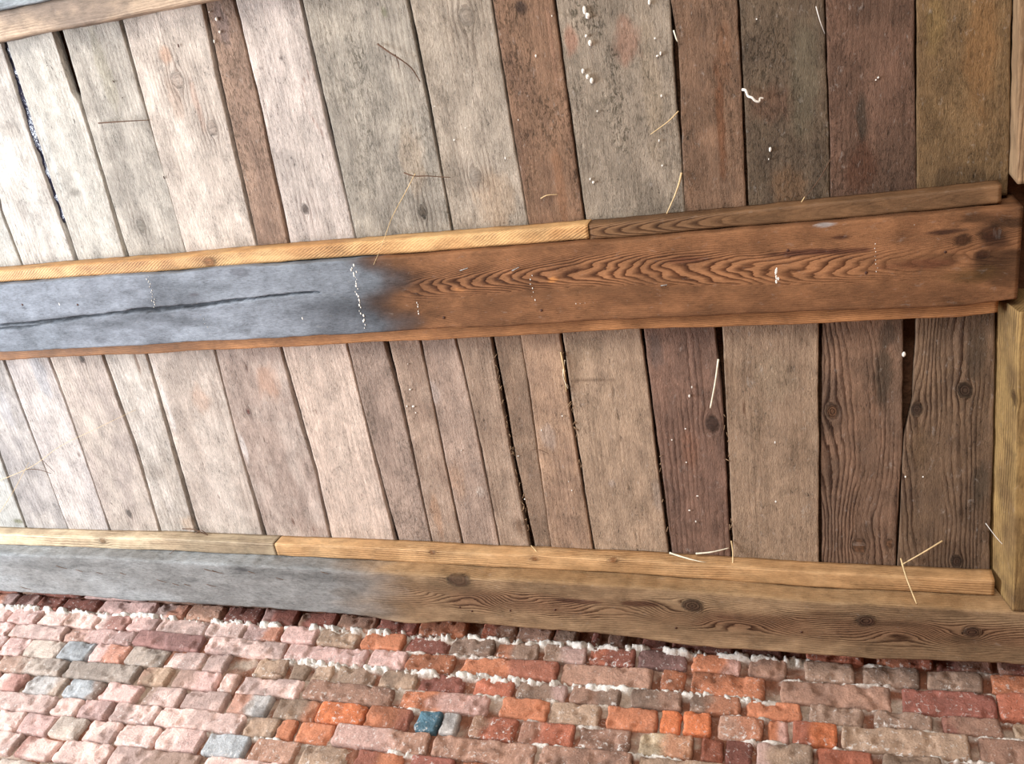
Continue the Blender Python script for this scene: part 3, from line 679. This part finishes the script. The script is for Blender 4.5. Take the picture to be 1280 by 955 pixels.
stick(bo2[16], 'lime_lump', dots([(969, 553), (970, 627)], .0022))
stick(bo2[18], 'lime_lump', dots([(1132, 596), (1154, 596)], .002))
stick(bo2[17], 'lime_lump', [(1130, 443, h, .004, .006, .003)])
# small dark nail heads and splinters in the upper pale boards
stick(bo1[4], 'nail_head', [(141, 101, h, .001, .001, .001), (223, 57, h, .002, .004, .001), (205, 222, h, .002, .004, .001)], M_rust)
stick(bo1[3], 'nail_head', [(142, 102, h, .002, .002, .001), (153, 122, h, .002, .001, .001)], M_rust)

# ------------------------------------------------------------------ STRAW, TWIGS, THREADS (each one lifts away)
def stalk(name, pts, rad, mat, label, cat='straw', grp=None, t=.5):
    P = [pp(x, y, HB-d) for x, y, d in pts]
    c = np.mean(P, 0); e = empty(name+'_tmp', (0, 0, 0)) if False else None
    o = tube(name, P, rad, mat, None, 6, t); tag(o, label, cat, grp); return o
stalk('twig', [(472, 55, .004), (486, 65, .010), (503, 76, .014), (515, 86, .01), (525, 102, .002)], .0022, M_twig, 'long bent brown twig leaning on the mould-streaked grey board', 'twig')
stalk('twig', [(494, 68, .010), (498, 79, .007), (499, 86, .004)], .0013, M_twig, 'short spur of twig hanging below the long bent twig', 'twig')
stalk('twig', [(123, 154, .006), (150, 152, .009), (187, 150, .001)], .0018, M_twig, 'straight dark twig lying across the dull grey board at upper left', 'twig')
stalk('twig', [(505, 216, .007), (518, 220, .011), (535, 220, .008), (563, 222, .002)], .0017, M_twig, 'small brown twig bridging the gap just above the yellow batten', 'twig')
stalk('straw_stalk', [(519, 217, .011), (507, 240, .013), (490, 272, .03), (478, 305, .055), (467, 331, .068)], .0011, M_straw, 'long thin straw hanging from a twig down over the middle joist', 'straw')
stalk('straw_stalk', [(848, 139, .002), (835, 152, .012), (813, 168, .008)], .0014, M_straw, 'short pale straw slanting down left on the mouldy grey board')
stalk('straw_stalk', [(852, 216, .004), (848, 232, .012), (842, 248, .012), (833, 268, .008)], .0024, M_straw, 'thick curved straw just above the middle joist, by the gap right of the mouldy board')
stalk('twig', [(1040, 196, .003), (1024, 224, .01), (1004, 250, .014)], .0012, M_twig, 'thin dark stem hanging over the dark grey-brown board at upper right', 'twig')
stalk('straw_stalk', [(1006, 246, .016), (996, 262, .022)], .0012, M_straw, 'tiny pale straw tip resting on the brown batten')
stalk('straw_stalk', [(898, 449, .004), (894, 478, .014), (888, 510, .01)], .0022, M_pale, 'bright straight straw beside the wide black gap in the lower bay', t=.8)
stalk('straw_stalk', [(837, 691, .01), (856, 697, .02), (880, 703, .03), (912, 706, .03), (926, 706, .02)], .0026, M_pale, 'long curved straw lying on the honey-coloured batten', t=.25)
stalk('straw_stalk', [(870, 692, .012), (890, 690, .014), (911, 685, .004)], .0026, M_pale, 'short bright straw sticking out above the honey-coloured batten', t=.4)
stalk('straw_stalk', [(914, 676, .002), (916, 690, .012), (916, 707, .028)], .0018, M_straw, 'small upright straw at the foot of the gap beside the smooth tan board', t=.9)
stalk('straw_stalk', [(1178, 676, .004), (1155, 690, .018), (1127, 706, .012)], .0019, M_straw, 'straw slanting up right across the foot of the knotty board at lower right', t=.7)
stalk('straw_stalk', [(1126, 698, .012), (1133, 722, .05), (1146, 755, .085)], .0020, M_straw, 'straw slanting down over the joist at lower right', t=.8)
stalk('straw_stalk', [(701, 440, .003), (705, 462, .008), (708, 490, .004)], .0022, M_straw, 'tan straw wedged in the gap of the lower bay, right of the light brown board')
stalk('straw_stalk', [(706, 450, .003), (704, 470, .009), (710, 486, .006)], .0013, M_pale, 'second thinner straw wedged in the same gap')
stalk('twig', [(198, 681, .02), (222, 672, .02), (247, 666, .004)], .0012, M_twig, 'thin curved stem reaching left from the dark tuft on the batten', 'twig')
stalk('straw_stalk', [(172, 715, .085), (205, 697, .06), (246, 668, .004)], .0010, M_twig, 'fine straight stem running down left across the joist from the dark tuft', 'twig')
stalk('twig', [(228, 661, .006), (243, 662, .012), (258, 668, .012), (270, 671, .006)], .0018, M_twig, 'thickest short twig of the dark tuft at the lower left', 'twig')
stalk('twig', [(243, 668, .004), (252, 663, .014), (262, 672, .014)], .0016, M_twig, 'curled short twig inside the dark tuft', 'twig')
stalk('thread', [(-4, 602, .004), (40, 583, .02), (75, 558, .02), (120, 536, .02), (170, 512, .003)], .0008, M_straw, 'very long thin stalk slanting across four pale boards at lower left', 'thread')
stalk('twig', [(32, 587, .006), (48, 587, .01), (64, 592, .003)], .0014, M_twig, 'short dark twig touching the long thin stalk', 'twig')
stalk('thread', [(0, 640, .004), (18, 612, .018), (36, 578, .004)], .0009, M_straw, 'short thin stalk rising at the left edge of the lower bay', 'thread')
stalk('thread', [(50, 572, .004), (58, 580, .01), (68, 590, .004)], .0008, M_twig, 'tiny dark stem below the crossing of the thin stalks', 'thread')
stalk('thread', [(1020, 8, .004), (1025, 26, .012), (1031, 42, .003)], .0010, M_web, 'white curled thread at the top of the dark grey-brown board', 'thread')
stalk('thread', [(1232, 654, .01), (1255, 682, .04), (1290, 706, .06)], .0010, M_web, 'pale thread stretched across the yellow-brown trimmer beam', 'thread')
stalk('twig', [(635, 198, .004), (640, 196, .006), (652, 226, .006), (652, 232, .002)], .0009, M_twig, 'hair-thin stem beside the gap left of the red-brown board', 'twig') if False else None
stalk('straw_stalk', [(676, 248, .004), (684, 244, .008), (697, 243, .003)], .0012, M_straw, 'tiny curved straw on the red-brown board just above the batten')
stalk('straw_stalk', [(842, 38, .003), (846, 50, .009), (848, 52, .003)], .0016, M_pale, 'small white straw in the gap right of the mouldy grey board, near the top')
stalk('straw_stalk', [(664, 682, .004), (671, 690, .025), (678, 701, .04)], .0012, M_straw, 'tiny straw over the batten below the ragged gap')
stalk('twig', [(664, 563, .004), (673, 562, .008), (686, 567, .003)], .0009, M_twig, 'small forked stem between the two narrow brown boards', 'twig')
fl = tube('fluff', [pp(x, y, HB-d) for x, y, d in [(928, 112, .004), (932, 113, .008), (935, 120, .010), (940, 122, .013), (944, 126, .012), (949, 127, .010), (950, 123, .006), (954, 123, .004)]], .0026, M_lime, None, 8, .7)
tag(fl, 'wisp of white fluff clinging to the dark grey-brown board', 'fluff')

# chaff and dust caught along the open gaps: nobody could count it
def chaff(label, lines, n, sd):
    r = np.random.default_rng(sd); V = []; Fc = []
    for k in range(n):
        ln = lines[int(r.integers(len(lines)))]; t = r.uniform(0, len(ln)-1.001); i = int(t); f = t-i
        x = ln[i][0]*(1-f)+ln[i+1][0]*f+r.normal(0, 1.2); y = ln[i][1]*(1-f)+ln[i+1][1]*f
        u, v = at(x, y, HB); a = r.normal(math.pi/2+.25, .6); l_ = r.uniform(.002, .007); w_ = r.uniform(.0004, .0011); dd = r.uniform(-.001, .003)
        du, dv = math.cos(a)*l_, math.sin(a)*l_; b = len(V)
        for sgn, hh in ((-1, .002), (1, -dd)):
            cu, cv = u+sgn*du, v+sgn*dv
            for q in range(4):
                w2 = q*math.pi/2; V.append(W(cu-math.sin(a)*w_*math.cos(w2), cv+math.cos(a)*w_*math.cos(w2), HB+hh+w_*math.sin(w2)))
        for q in range(4): Fc.append((b+q, b+(q+1) % 4, b+4+(q+1) % 4, b+4+q))
        Fc.append((b+3, b+2, b+1, b)); Fc.append((b+4, b+5, b+6, b+7))
    o = mk('chaff', V, Fc, M_chaff); tag(o, label, 'chaff', None, 'stuff')
chaff('straw chaff caught in the ragged gap of the lower bay', [[(617, 440), (640, 561), (663, 676)]], 34, 4)
chaff('straw chaff caught along the gap beside the widest sandy board', [[(703, 440), (712, 500), (718, 532), (735, 640)]], 18, 5)
chaff('dusty chaff along the wide gap right of the red-brown knotty board', [[(905, 479), (910, 560), (914, 660)], [(824, 564), (836, 690)]], 18, 6)

# crumpled blue film glinting through the widest gap
nu_, nv_ = 7, 90
Pf = []; Ff = []
c0 = S1[2]
for j in range(nv_):
    v = at(0, 53, HB)[1]-.05+j*(.50/nv_)
    uc = float((c0[0](v)+c0[1](v))/2)
    for i in range(nu_):
        u = float(c0[0](v))+.001+(float(c0[1](v)-c0[0](v))-.002)*i/(nu_-1)
        Pf.append(W(u, v, HB+.013+.014*(float(fbm(u*90, v*45, 71, 3))-.5)))
for j in range(nv_-1):
    for i in range(nu_-1): a = j*nu_+i; Ff.append((a, a+1, a+nu_+1, a+nu_))
fo = mk('plastic_film', Pf, Ff, M_film)
md = fo.modifiers.new('s', 'SOLIDIFY'); md.thickness = .0008
tag(fo, 'crumpled dark blue film lying above the widest gap at upper left', 'film')

# ------------------------------------------------------------------ CEILING SHELL, FLOOR, SIDE WALL
def prism(name, corners, h0, h1, mat):
    V = [W(u, v, h0) for u, v in corners]+[W(u, v, h1) for u, v in corners]; n = len(corners)
    Fc = [tuple(range(n)), tuple(range(2*n-1, n-1, -1))]+[(i, i+n, (i+1) % n+n, (i+1) % n) for i in range(n)]
    return mk(name, V, Fc, mat, smooth=False)
tag(prism('ceiling', [(-3.1, -.6), (.9, -.6), (.9, 1.52), (-3.1, 1.52)], 1.862, 1.93, M_attic), kind='structure')
def box(name, lo, hi, mat):
    V = [(x, y, z) for z in (lo[2], hi[2]) for x, y in ((lo[0], lo[1]), (hi[0], lo[1]), (hi[0], hi[1]), (lo[0], hi[1]))]
    Fc = [(3, 2, 1, 0), (4, 5, 6, 7), (0, 1, 5, 4), (1, 2, 6, 5), (2, 3, 7, 6), (3, 0, 4, 7)]
    return mk(name, V, Fc, mat, smooth=False)
tag(box('floor', (-4.5, -2.5, -.1), (1.3, YW+.3, 0), M_floor), kind='structure')
tag(box('wall_right', (.95, -1.2, 0), (1.15, YW+.3, 3.4), M_attic), kind='structure')

# ------------------------------------------------------------------ BRICK WALL
PK = (202, 168, 160); PL = (212, 182, 172); TA = (168, 142, 122); TB = (152, 126, 110); OR = (186, 122, 92); OB = (198, 118, 80); RD = (144, 92, 80); RO = (172, 106, 84)
GR = (174, 168, 164); GB = (166, 168, 170); VI = (148, 112, 106); TR = (166, 130, 112); CR = (180, 160, 134); DR = (116, 76, 66); TG = (180, 164, 152); BL = (88, 122, 138)
courses = [   # bottom height at x=-1, rise per metre, bricks as picture columns
 ('A', 1.509, .0115, [(-60, -10, PK), (-8, 20, PK), (22, 46, DR), (48, 77, RD), (80, 121, RD), (125, 192, PK), (197, 233, PL), (236, 277, TR), (282, 325, RD), (329, 371, RD), (375, 419, RD), (422, 469, TR), (472, 521, RD), (525, 584, OR),
    (602, 645, RO), (647, 691, TR), (692, 722, TB), (740, 751, RD), (760, 783, TR), (803, 835, DR), (840, 918, DR), (928, 978, DR), (982, 1003, DR), (1007, 1080, RO), (1095, 1165, RO), (1168, 1240, RD), (1246, 1320, RD)]),
 ('B', 1.452, .0125, [(-60, -25, PK), (-22, 11, PK), (14, 48, PK), (50, 82, PL), (85, 120, PL), (123, 160, PL), (163, 196, PK), (199, 258, PL), (260, 304, PL), (306, 350, PK), (354, 395, PK), (399, 448, TA), (452, 504, OR), (508, 561, RD), (564, 618, TB), (621, 672, TB),
    (680, 733, TB), (736, 794, RO), (797, 859, VI), (865, 926, OR), (935, 983, TR), (1005, 1068, TB), (1078, 1150, TB), (1158, 1229, TB), (1238, 1310, OR)]),
 ('C', 1.390, .006, [(-60, 11, PK), (13, 80, PL), (82, 167, PK), (171, 252, VI), (259, 354, PL), (358, 456, PK), (462, 506, PK), (508, 568, OR), (577, 697, OR), (701, 816, TR), (826, 857, OR), (864, 957, OR), (975, 1115, TR), (1127, 1246, RD), (1248, 1330, RO)]),
 ('D', 1.332, .016, [(-45, 0, GR), (3, 32, PK), (31, 74, TG), (77, 113, GB), (116, 157, PK), (161, 205, TG), (209, 252, PL), (257, 284, PL), (318, 357, TA), (362, 385, TA), (389, 414, TA), (419, 468, TA), (474, 520, TA), (524, 581, RD), (591, 642, RO), (646, 708, TB), (713, 776, TB), (788, 853, TB),
    (861, 926, TB), (932, 1002, OR), (1011, 1080, TB), (1092, 1167, TB), (1177, 1254, TR), (1267, 1340, CR)]),
 ('E', 1.270, .0155, [(-80, -7, PK), (-4, 79, TG), (83, 170, TG), (176, 212, TA), (219, 271, PK), (276, 295, PL), (298, 375, PL), (383, 489, TR), (500, 610, OR), (625, 685, OR), (687, 750, TA), (758, 822, OR), (824, 851, OB), (853, 889, OB), (897, 954, TR), (959, 986, OR), (989, 1046, OB), (1051, 1213, TA), (1224, 1320, TR)]),
 ('F', 1.206, .0155, [(-50, -8, PK), (-5, 28, PL), (33, 78, GR), (83, 124, GB), (129, 172, PK), (181, 225, PL), (230, 281, PL), (288, 337, GR), (344, 395, TA), (398, 455, OB), (458, 512, OR), (521, 549, BL), (550, 572, GR), (588, 645, RO), (649, 717, RO), (724, 788, TR), (798, 866, CR), (875, 904, RO), (905, 940, RD), (945, 1016, TA), (1021, 1092, RO), (1104, 1180, TA), (1186, 1262, TR)]),
 ('G', 1.146, .016, [(-100, -35, PK), (-31, 64, PL), (68, 98, PL), (101, 136, PK), (141, 195, PL), (199, 302, PL), (306, 345, TA), (346, 368, OR), (371, 413, OR), (418, 534, TR), (541, 667, TR), (674, 790, TR), (797, 905, TA), (915, 1040, RO), (1050, 1180, TA)]),
 ('H', 1.080, .016, [(-50, -14, PK), (-10, 24, PL), (26, 64, PK), (67, 102, TG), (108, 144, PL), (148, 194, PL), (199, 251, PL), (256, 307, GB), (315, 369, TR), (377, 435, TA), (442, 499, OR), (509, 564, RD), (571, 628, OR), (636, 700, TR), (708, 775, TA), (783, 852, RO), (860, 935, TR)]),
 ('I', 1.012, .016, [(-60, 20, PL), (25, 66, PL), (72, 132, PL), (138, 243, PL), (250, 345, PL), (352, 455, TR), (463, 575, OR), (583, 700, TR), (708, 830, TA)])]
BV = []; BF = []; BT = []; BR = []; nvb = [0]
rb = np.random.default_rng(8)
def brick(x0, x1, z0f, z1f, col, seed, nostep=False, fine=.0045, prot=None, rough=1.0, gloss=0.):
    w = x1-x0; nx = max(3, int(w/fine)); nz = max(3, int(.06/fine)); s = np.linspace(0, 1, nx+1); t = np.linspace(0, 1, nz+1)
    # tighten near the arrises
    s = s-.06*np.sin(2*np.pi*s)*.5; t = t-.10*np.sin(2*np.pi*t)*.5
    S_, T_ = np.meshgrid(s, t)
    xx = x0+w*S_; zb = z0f(xx); zt = z1f(xx); zz = zb+(zt-zb)*T_
    ex = np.minimum(S_, 1-S_)*w; ez = np.minimum(T_, 1-T_)*(zt-zb)
    # worn outline
    nx_ = fbm(zz*55, xx*3, seed, 3)-.5; nz_ = fbm(xx*45, zz*3, seed+4, 3)-.5
    e = np.exp(-ex/.012); f = np.exp(-ez/.010)
    cr_ = np.exp(-(np.hypot(ex, ez))/.006)*.0022
    xx = xx+e*nx_*.008*rough+np.where(S_ < .5, 1, -1)*cr_; zz = zz+f*nz_*.0045*rough+np.where(T_ < .5, 1, -1)*cr_
    r = .0042; d = np.minimum(ex, ez); rd = r*(1-np.sqrt(np.clip(1-(1-np.clip(d/r, 0, 1))**2, 0, 1)))
    n1 = .6*(fbm(xx*38, zz*38, seed+9, 4)-.5)+.40*(fbm(xx*110, zz*110, seed+19, 3)-.5); n2 = vn(xx*13, zz*13, seed+2)-.5
    chip = ss(.56, .68, fbm(xx*32, zz*32, seed+13, 4)+.12*np.exp(-d/.012)-.03)*.006*rough
    tilt = rb.normal(0, .012)*(S_-.5)*w*2+rb.normal(0, .03)*(T_-.5)*.06
    p = prot if prot is not None else rb.normal(0, .0028)
    yy = YW-p+rd+n1*.004*rough+n2*.002+chip+tilt
    P = np.stack([xx, yy, zz+CAMZ], -1).reshape(-1, 3)
    per = list(range(nx+1))+[j*(nx+1)+nx for j in range(1, nz+1)]+[nz*(nx+1)+i for i in range(nx-1, -1, -1)]+[j*(nx+1) for j in range(nz-1, 0, -1)]
    b0 = nvb[0]; n = len(P)
    sk1 = P[per].copy(); sk1[:, 1] += .012; sk2 = P[per].copy(); sk2[:, 1] = YW+.05
    base = lin(np.array(col)*rb.uniform(.9, 1.08)); sd2 = fbm(xx*24, zz*24, seed+31, 4)
    al = lin(np.clip(np.array(col)*(.82 if rb.random() < .5 else 1.10), 0, 255))
    m = ss(.4, .62, sd2)[..., None]; T3 = base*(1-m)+al*m
    if rb.random() < .45:      # part of the face weathered to another colour
        oth = lin([TA, TR, OR, TB, RD, PK][int(rb.integers(6))]); k0 = rb.uniform(.25, .75); sg = 1 if rb.random() < .5 else -1
        m2 = (ss(.0, .25, sg*(S_-k0)+.5*(sd2-.5))*.7)[..., None]; T3 = T3*(1-m2)+oth*m2
    T3 = T3.reshape(-1, 3); TT = np.vstack([T3, T3[per]*.9, T3[per]*.8])
    lm = rb.uniform(.02, .24)*np.ones(n)+.15*(ss(.5, .0, T_)).reshape(-1)*rb.uniform(0, 1)
    RRv = np.stack([lm, np.full(n, gloss), np.zeros(n)], -1); RR = np.vstack([RRv, RRv[per]*.5, RRv[per]*.5])
    BV.append(np.vstack([P, sk1, sk2])); BT.append(TT); BR.append(RR)
    idx = np.arange(n).reshape(nz+1, nx+1)+b0
    q = np.stack([idx[:-1, :-1], idx[:-1, 1:], idx[1:, 1:], idx[1:, :-1]], -1).reshape(-1, 4)
    per = np.array(per)+b0; k = len(per); s1 = b0+n+np.arange(k); s2 = s1+k; nx2 = np.roll
    q2 = np.stack([per, s1, nx2(s1, -1), nx2(per, -1)], -1); q3 = np.stack([s1, s2, nx2(s2, -1), nx2(s1, -1)], -1)
    BF.append(np.vstack([q, q2, q3])); nvb[0] += n+2*k
tops = {}
allc = []
for i, (nm, zb, sl, bl) in enumerate(courses):
    z0 = (lambda zb, sl: lambda x: zb+sl*(x+1))(zb, sl)
    if i == 0: z1 = (lambda z0: lambda x: z0(x)+.058)(z0)
    else:
        up = allc[-1][0]; jt = .0075
        z1 = (lambda up: lambda x: up(x)-.0025)(up)
    allc.append((z0, z1)); zm = float(z0(-1)+z1(-1))/2
    for j, (a, b, c) in enumerate(bl):
        x0 = wallx(a, zm+sl*(0)); x1 = wallx(b, zm)
        xm = (x0+x1)/2; zc = float((z0(xm)+z1(xm))/2); x0, x1 = wallx(a, zc), wallx(b, zc)
        gl = .9 if c is BL else 0
        pr = None
        if nm == 'D' and x0 < -.6 and x1 > -1.35: pr = -.006
        brick(x0+.001, x1-.001, z0, z1, c, 1000+i*97+j*13, prot=pr, rough=1.5 if (nm == 'D' and 300 < a < 520) else 1.0, gloss=gl)
    # carry the course on past the frame
    last = wallx(bl[-1][1], zm); x = last+.01
    while x < .93: w = .12 if i % 2 else .25; brick(x, min(x+w, .94), z0, z1, [TR, TA, RD, OR][int(rb.integers(4))], 3000+i*50+int(x*40), fine=.02); x += w+.01
    x = wallx(bl[0][0], zm)-.01
    while x > -3.3: w = .12 if i % 2 else .25; brick(x-w, x, z0, z1, [PK, PL, TG][int(rb.integers(3))], 4000+i*50+int(-x*40), fine=.02); x -= w+.01
# two courses above, behind the joist, and the rest of the wall below the frame
def auto(zb, odd, fine):
    z0 = lambda x: zb+.015*(x+1)+0*x; z1 = lambda x: z0(x)+.056
    x = -3.35+(.06 if odd else 0)
    while x < .94: w = .12 if odd else .25; brick(x, min(x+w, .95), z0, z1, [PK, TR, TA, OR, RD, TG][int(rb.integers(6))], 6000+int(zb*100)*31+int(x*30), fine=fine); x += w+.011
auto(1.578, False, .02)
k = 0; z = .946
while z > -1.42: auto(z, k % 2 == 0, .012 if k < 4 else .03); z -= .066; k += 1
# mortar bed
mz = np.arange(.90, 1.66, .0042); mx = np.arange(-3.35, .96, .0048)
MX, MZ = np.meshgrid(mx, mz)
rec = .016+.014*(fbm(MX*9, MZ*9, 501, 3)-.4)+.012*(fbm(MX*60, MZ*60, 503, 4)-.5)
limew = np.zeros_like(MX)
def band(zf, half, xa, xb, amt, sd, fwd):
    global rec, limew
    zc = zf(MX); w = np.exp(-((MZ-zc)/half)**4)*ss(xa-.08, xa+.05, MX)*ss(xb+.08, xb-.05, MX)*(1 if fwd > .02 else ss(.42, .58, fbm(MX*8, MZ*8, sd+40, 3)))
    n = ss(.36, .60, .55*fbm(MX*30, MZ*44, sd, 4)+.45*fbm(MX*120, MZ*120, sd+3, 3))
    rec = rec-w*n*fwd; limew = np.maximum(limew, w*amt*(.5+.5*n))
fA, fB, fC, fD, fE, fF, fG = [c[0] for c in allc[:7]]
band(lambda x: fA(x)-.003, .013, -2.7, -.02, 1, 601, .027)
band(lambda x: fA(x)-.003, .008, -.02, .8, .9, 602, .016)
band(lambda x: fB(x)-.003, .006, -1.2, .5, .6, 603, .014)
band(lambda x: fC(x)-.006, .011, -1.45, -.12, 1, 604, .023)
band(lambda x: fC(x)-.003, .006, -.12, .5, .4, 605, .012)
band(lambda x: fD(x)-.003, .006, -1.3, .5, .55, 606, .014)
band(lambda x: fE(x)-.003, .007, -1.2, .5, .8, 607, .016)
band(lambda x: fF(x)-.003, .006, -1.6, .5, .8, 608, .016)
band(lambda x: fG(x)-.003, .007, -1.6, .5, .9, 609, .018)
band(lambda x: allc[7][0](x)-.003, .006, -1.3, .5, .6, 610, .014)
YM = YW+rec
b0 = nvb[0]; P = np.stack([MX, YM, MZ+CAMZ], -1).reshape(-1, 3); BV.append(P)
mb = lin((128, 84, 64)); mg = lin((176, 156, 140)); mwh = lin((238, 232, 222))
m1 = ss(.42, .7, fbm(MX*14, MZ*22, 511, 4))[..., None]; Tm = mb*(1-m1)+mg*m1; lw = limew[..., None]; Tm = Tm*(1-lw)+mwh*lw
BT.append(Tm.reshape(-1, 3)); BR.append(np.stack([limew.ravel()*.6+.1, 0*limew.ravel(), 0*limew.ravel()], -1))
idx = np.arange(len(P)).reshape(MX.shape)+b0
BF.append(np.stack([idx[:-1, :-1], idx[:-1, 1:], idx[1:, 1:], idx[1:, :-1]], -1).reshape(-1, 4)); nvb[0] += len(P)
# solid body of the wall
b0 = nvb[0]; lo = (-3.4, YW+.045, 0.0); hi = (.95, YW+.30, 3.25)
P = np.array([(x, y, z) for z in (lo[2], hi[2]) for x, y in ((lo[0], lo[1]), (hi[0], lo[1]), (hi[0], hi[1]), (lo[0], hi[1]))])
BV.append(P); BT.append(np.tile(mb*.6, (8, 1))); BR.append(np.zeros((8, 3)))
BF.append(np.array([(3, 2, 1, 0), (4, 5, 6, 7), (0, 1, 5, 4), (1, 2, 6, 5), (2, 3, 7, 6), (3, 0, 4, 7)])+b0); nvb[0] += 8
b0 = nvb[0]; P = np.array([(-3.4, YW+.02, 0), (.95, YW+.02, 0), (.95, YW+.02, .91+CAMZ), (-3.4, YW+.02, .91+CAMZ)]); BV.append(P)
BT.append(np.tile(mg, (4, 1))); BR.append(np.zeros((4, 3))); BF.append(np.array([(0, 1, 2, 3)])+b0); nvb[0] += 4
wl = mk('wall_back', np.vstack(BV), np.vstack(BF), M_brick, None, True, dict(tone=np.clip(np.vstack(BT), 0, 1), ring=np.vstack(BR)))
tag(wl, kind='structure')

# ------------------------------------------------------------------ LIGHT
def area(name, loc, target, sx, sy, power, col):
    L = bpy.data.lights.new(name, 'AREA'); L.shape = 'RECTANGLE'; L.size = sx; L.size_y = sy; L.energy = power; L.color = col
    o = bpy.data.objects.new(name, L); C.objects.link(o)
    d = np.array(target, float)-np.array(loc, float); d = nrm(d)
    z = -d; x = nrm(np.cross([0, 0, 1], z)); y = np.cross(z, x)
    o.matrix_world = Matrix(((x[0], y[0], z[0], loc[0]), (x[1], y[1], z[1], loc[1]), (x[2], y[2], z[2], loc[2]), (0, 0, 0, 1)))
    return o
area('daylight_opening', (-4.5, .2, 1.4), (-1.4, .8, 2.9), 1.8, 2.0, 205, (.90, .95, 1.0))
area('warm_fill_behind', (-.6, -2.2, 1.3), (-.6, 1.2, 2.8), 1.6, 1.6, 72, (1.0, .92, .82))  # added fill behind the camera, warms and lifts the right side
w = bpy.data.worlds.new('world'); bpy.context.scene.world = w; w.use_nodes = True
bg = w.node_tree.nodes['Background']; bg.inputs[0].default_value = (.95, .97, 1.0, 1); bg.inputs[1].default_value = .45

# ------------------------------------------------------------------ CAMERA
cam = bpy.data.cameras.new('camera'); co = bpy.data.objects.new('camera', cam); C.objects.link(co)
cam.sensor_fit = 'HORIZONTAL'; cam.sensor_width = 36.0; cam.lens = F/1280*36.0; cam.clip_start = .02
r_, d_, f_ = RM[:, 0], RM[:, 1], RM[:, 2]
co.matrix_world = Matrix(((r_[0], -d_[0], -f_[0], 0), (r_[1], -d_[1], -f_[1], 0), (r_[2], -d_[2], -f_[2], CAMZ), (0, 0, 0, 1)))
sc = bpy.context.scene; sc.camera = co
sc.view_settings.view_transform = 'Standard'; sc.view_settings.look = 'None'; sc.view_settings.gamma = 1
sc.view_settings.use_curve_mapping = False; sc.view_settings.exposure = 0.5
